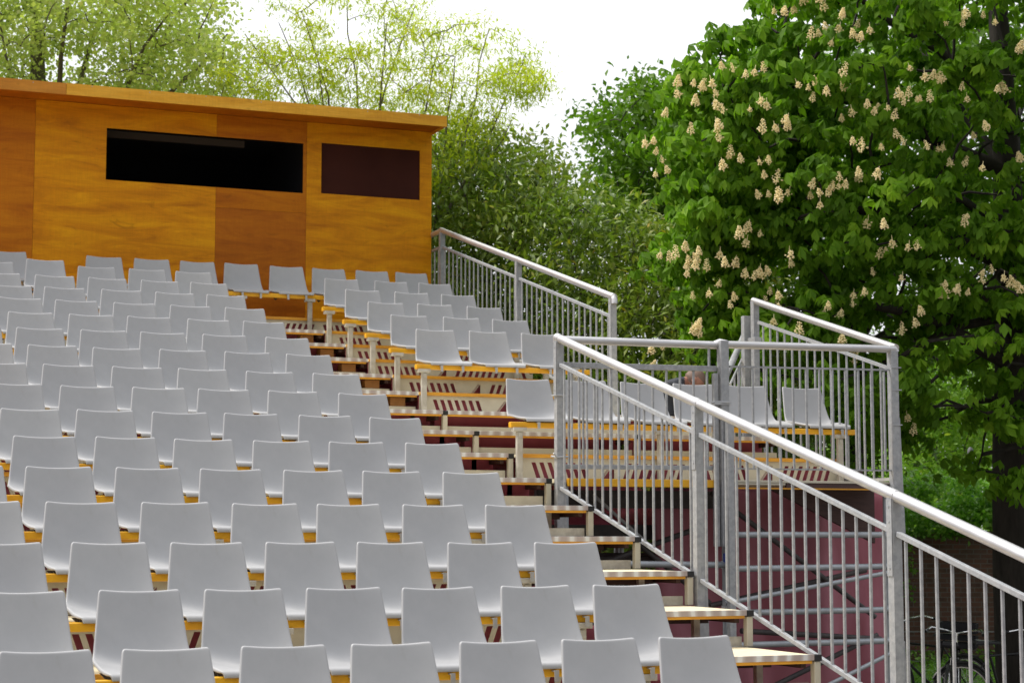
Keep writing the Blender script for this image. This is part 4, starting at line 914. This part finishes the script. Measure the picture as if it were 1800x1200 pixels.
# ------------------------------------------------------------------ person crouching on the exit landing
def person():
    pd = 18.0; o0 = W(1158, 745, pd); o0[2] = 2.70
    root = empty('person', tuple(o0), 'person in a dark jacket with shaved head, crouching forward behind the six-seat row', 'person')
    R3 = RT; F3 = unit(np.array([FW[0], FW[1], 0])); Z3 = np.array([0, 0, 1.])
    def P(r, f, z): return tuple(R3*r+F3*f+Z3*z)
    J = {}; E = []; RAD = []
    def add(nm, p, r, par=None):
        J[nm] = len(RAD); RAD.append((P(*p), r))
        if par: E.append((J[par], J[nm]))
    add('pelvis', (0, 0, .42), .15); add('waist', (.03, 0, .58), .145, 'pelvis'); add('chest', (.09, 0, .74), .16, 'waist'); add('upper', (.17, 0, .83), .13, 'chest'); add('neck', (.25, 0, .85), .06, 'upper'); add('skull', (.30, 0, .85), .055, 'neck')
    for s, n in ((-1, 'a'), (1, 'b')):
        add('sh'+n, (.15, .19*s, .80), .075, 'upper'); add('el'+n, (.30, .24*s, .58), .048, 'sh'+n); add('wr'+n, (.46, .12*s, .42), .030, 'el'+n); add('pa'+n, (.52, .10*s, .37), .030, 'wr'+n)
        for k in range(4):
            add(f'f{k}'+n, (.575+.004*k, (.10+.022*(k-1.5))*s, .33), .0095, 'pa'+n); add(f'g{k}'+n, (.59, (.10+.022*(k-1.5))*s, .295-.004*k), .008, f'f{k}'+n)
        add('th'+n, (.51, .055*s, .35), .011, 'pa'+n); add('ti'+n, (.535, .045*s, .32), .009, 'th'+n)
        add('hp'+n, (.02, .11*s, .38), .11, 'pelvis'); add('kn'+n, (.38, .2*s, .46), .070, 'hp'+n); add('an'+n, (.17, .16*s, .09), .045, 'kn'+n); add('to'+n, (.33, .18*s, .045), .04, 'an'+n)
    me = bpy.data.meshes.new('tmp'); me.from_pydata([r[0] for r in RAD], E, []); o = bpy.data.objects.new('tmp', me); COL.objects.link(o)
    md = o.modifiers.new('skin', 'SKIN'); sv = me.skin_vertices[0].data
    for k, (_, r) in enumerate(RAD): sv[k].radius = (r, r)
    sv[0].use_root = True
    sb = o.modifiers.new('sub', 'SUBSURF'); sb.levels = 2; sb.render_levels = 2
    bpy.context.view_layer.update(); body = clean(o); bpy.data.objects.remove(o)
    bm = bmesh.new(); bm.from_mesh(body)
    for f in bm.faces:
        c = f.calc_center_median(); r = c.x*R3[0]+c.y*R3[1]; zc = c.z
        f.material_index = 0
        if zc < .50 and r < .44 or zc < .2: f.material_index = 2
        if r > .435: f.material_index = 1
        if zc > .72 and r > .245: f.material_index = 1
        if zc < .09: f.material_index = 2
    # head: egg with nose, brow, ears
    hc = Vector(P(.345, 0, .865)); fwd = (Vector(P(.75, 0, -.66))).normalized(); side = Vector(F3); upv = fwd.cross(side).normalized()*-1
    if upv.z < 0: upv = -upv
    r = bmesh.ops.create_uvsphere(bm, u_segments=28, v_segments=20, radius=.1)
    Mx = Matrix((fwd, side, upv)).transposed()
    for v in r['verts']:
        p = v.co.copy(); x, y_, z_ = p.x, p.y, p.z
        x *= 1.02; y_ *= .78; z_ *= 1.15
        if z_ < -.02: x = x*.92+.012; y_ *= .86
        if x > .06 and abs(y_) < .02 and -.05 < z_ < .02: x += .022*(1-abs(y_)/.02)*(1-abs(z_+.015)/.035 if abs(z_+.015) < .035 else 0)
        if x > .06 and .01 < z_ < .03 and .015 < abs(y_) < .045: x -= .008
        if x > .06 and -.075 < z_ < -.06 and abs(y_) < .03: x -= .004
        v.co = Mx @ Vector((x, y_, z_))+hc
    for f in r['verts'][0].link_faces: pass
    hv = set(r['verts'])
    for f in bm.faces:
        if f.verts[0] in hv:
            c = Mx.inverted() @ (f.calc_center_median()-hc); f.material_index = 3 if (c.z > .035 or (c.x < .0 and c.z > -.05)) else 1
    for s in (-1, 1):
        rr_ = bmesh.ops.create_uvsphere(bm, u_segments=10, v_segments=8, radius=.03)
        for v in rr_['verts']: v.co = Mx @ (Vector((v.co.x*.7-.005, v.co.y*.3+s*.079, v.co.z-.01)))+hc
        for v in rr_['verts']:
            for f in v.link_faces: f.material_index = 1
    bm.to_mesh(body); bm.free()
    for p in body.polygons: p.use_smooth = True
    mi_ = [p.material_index for p in body.polygons]; body.name = 'body'; body.materials.clear()
    for m in (M_JACKET, M_SKIN, M_JEANS, M_HAIR): body.materials.append(m)
    for p, k in zip(body.polygons, mi_): p.material_index = k
    ob = bpy.data.objects.new('body', body); COL.objects.link(ob); ob.parent = root
person()
bpy.context.view_layer.update()
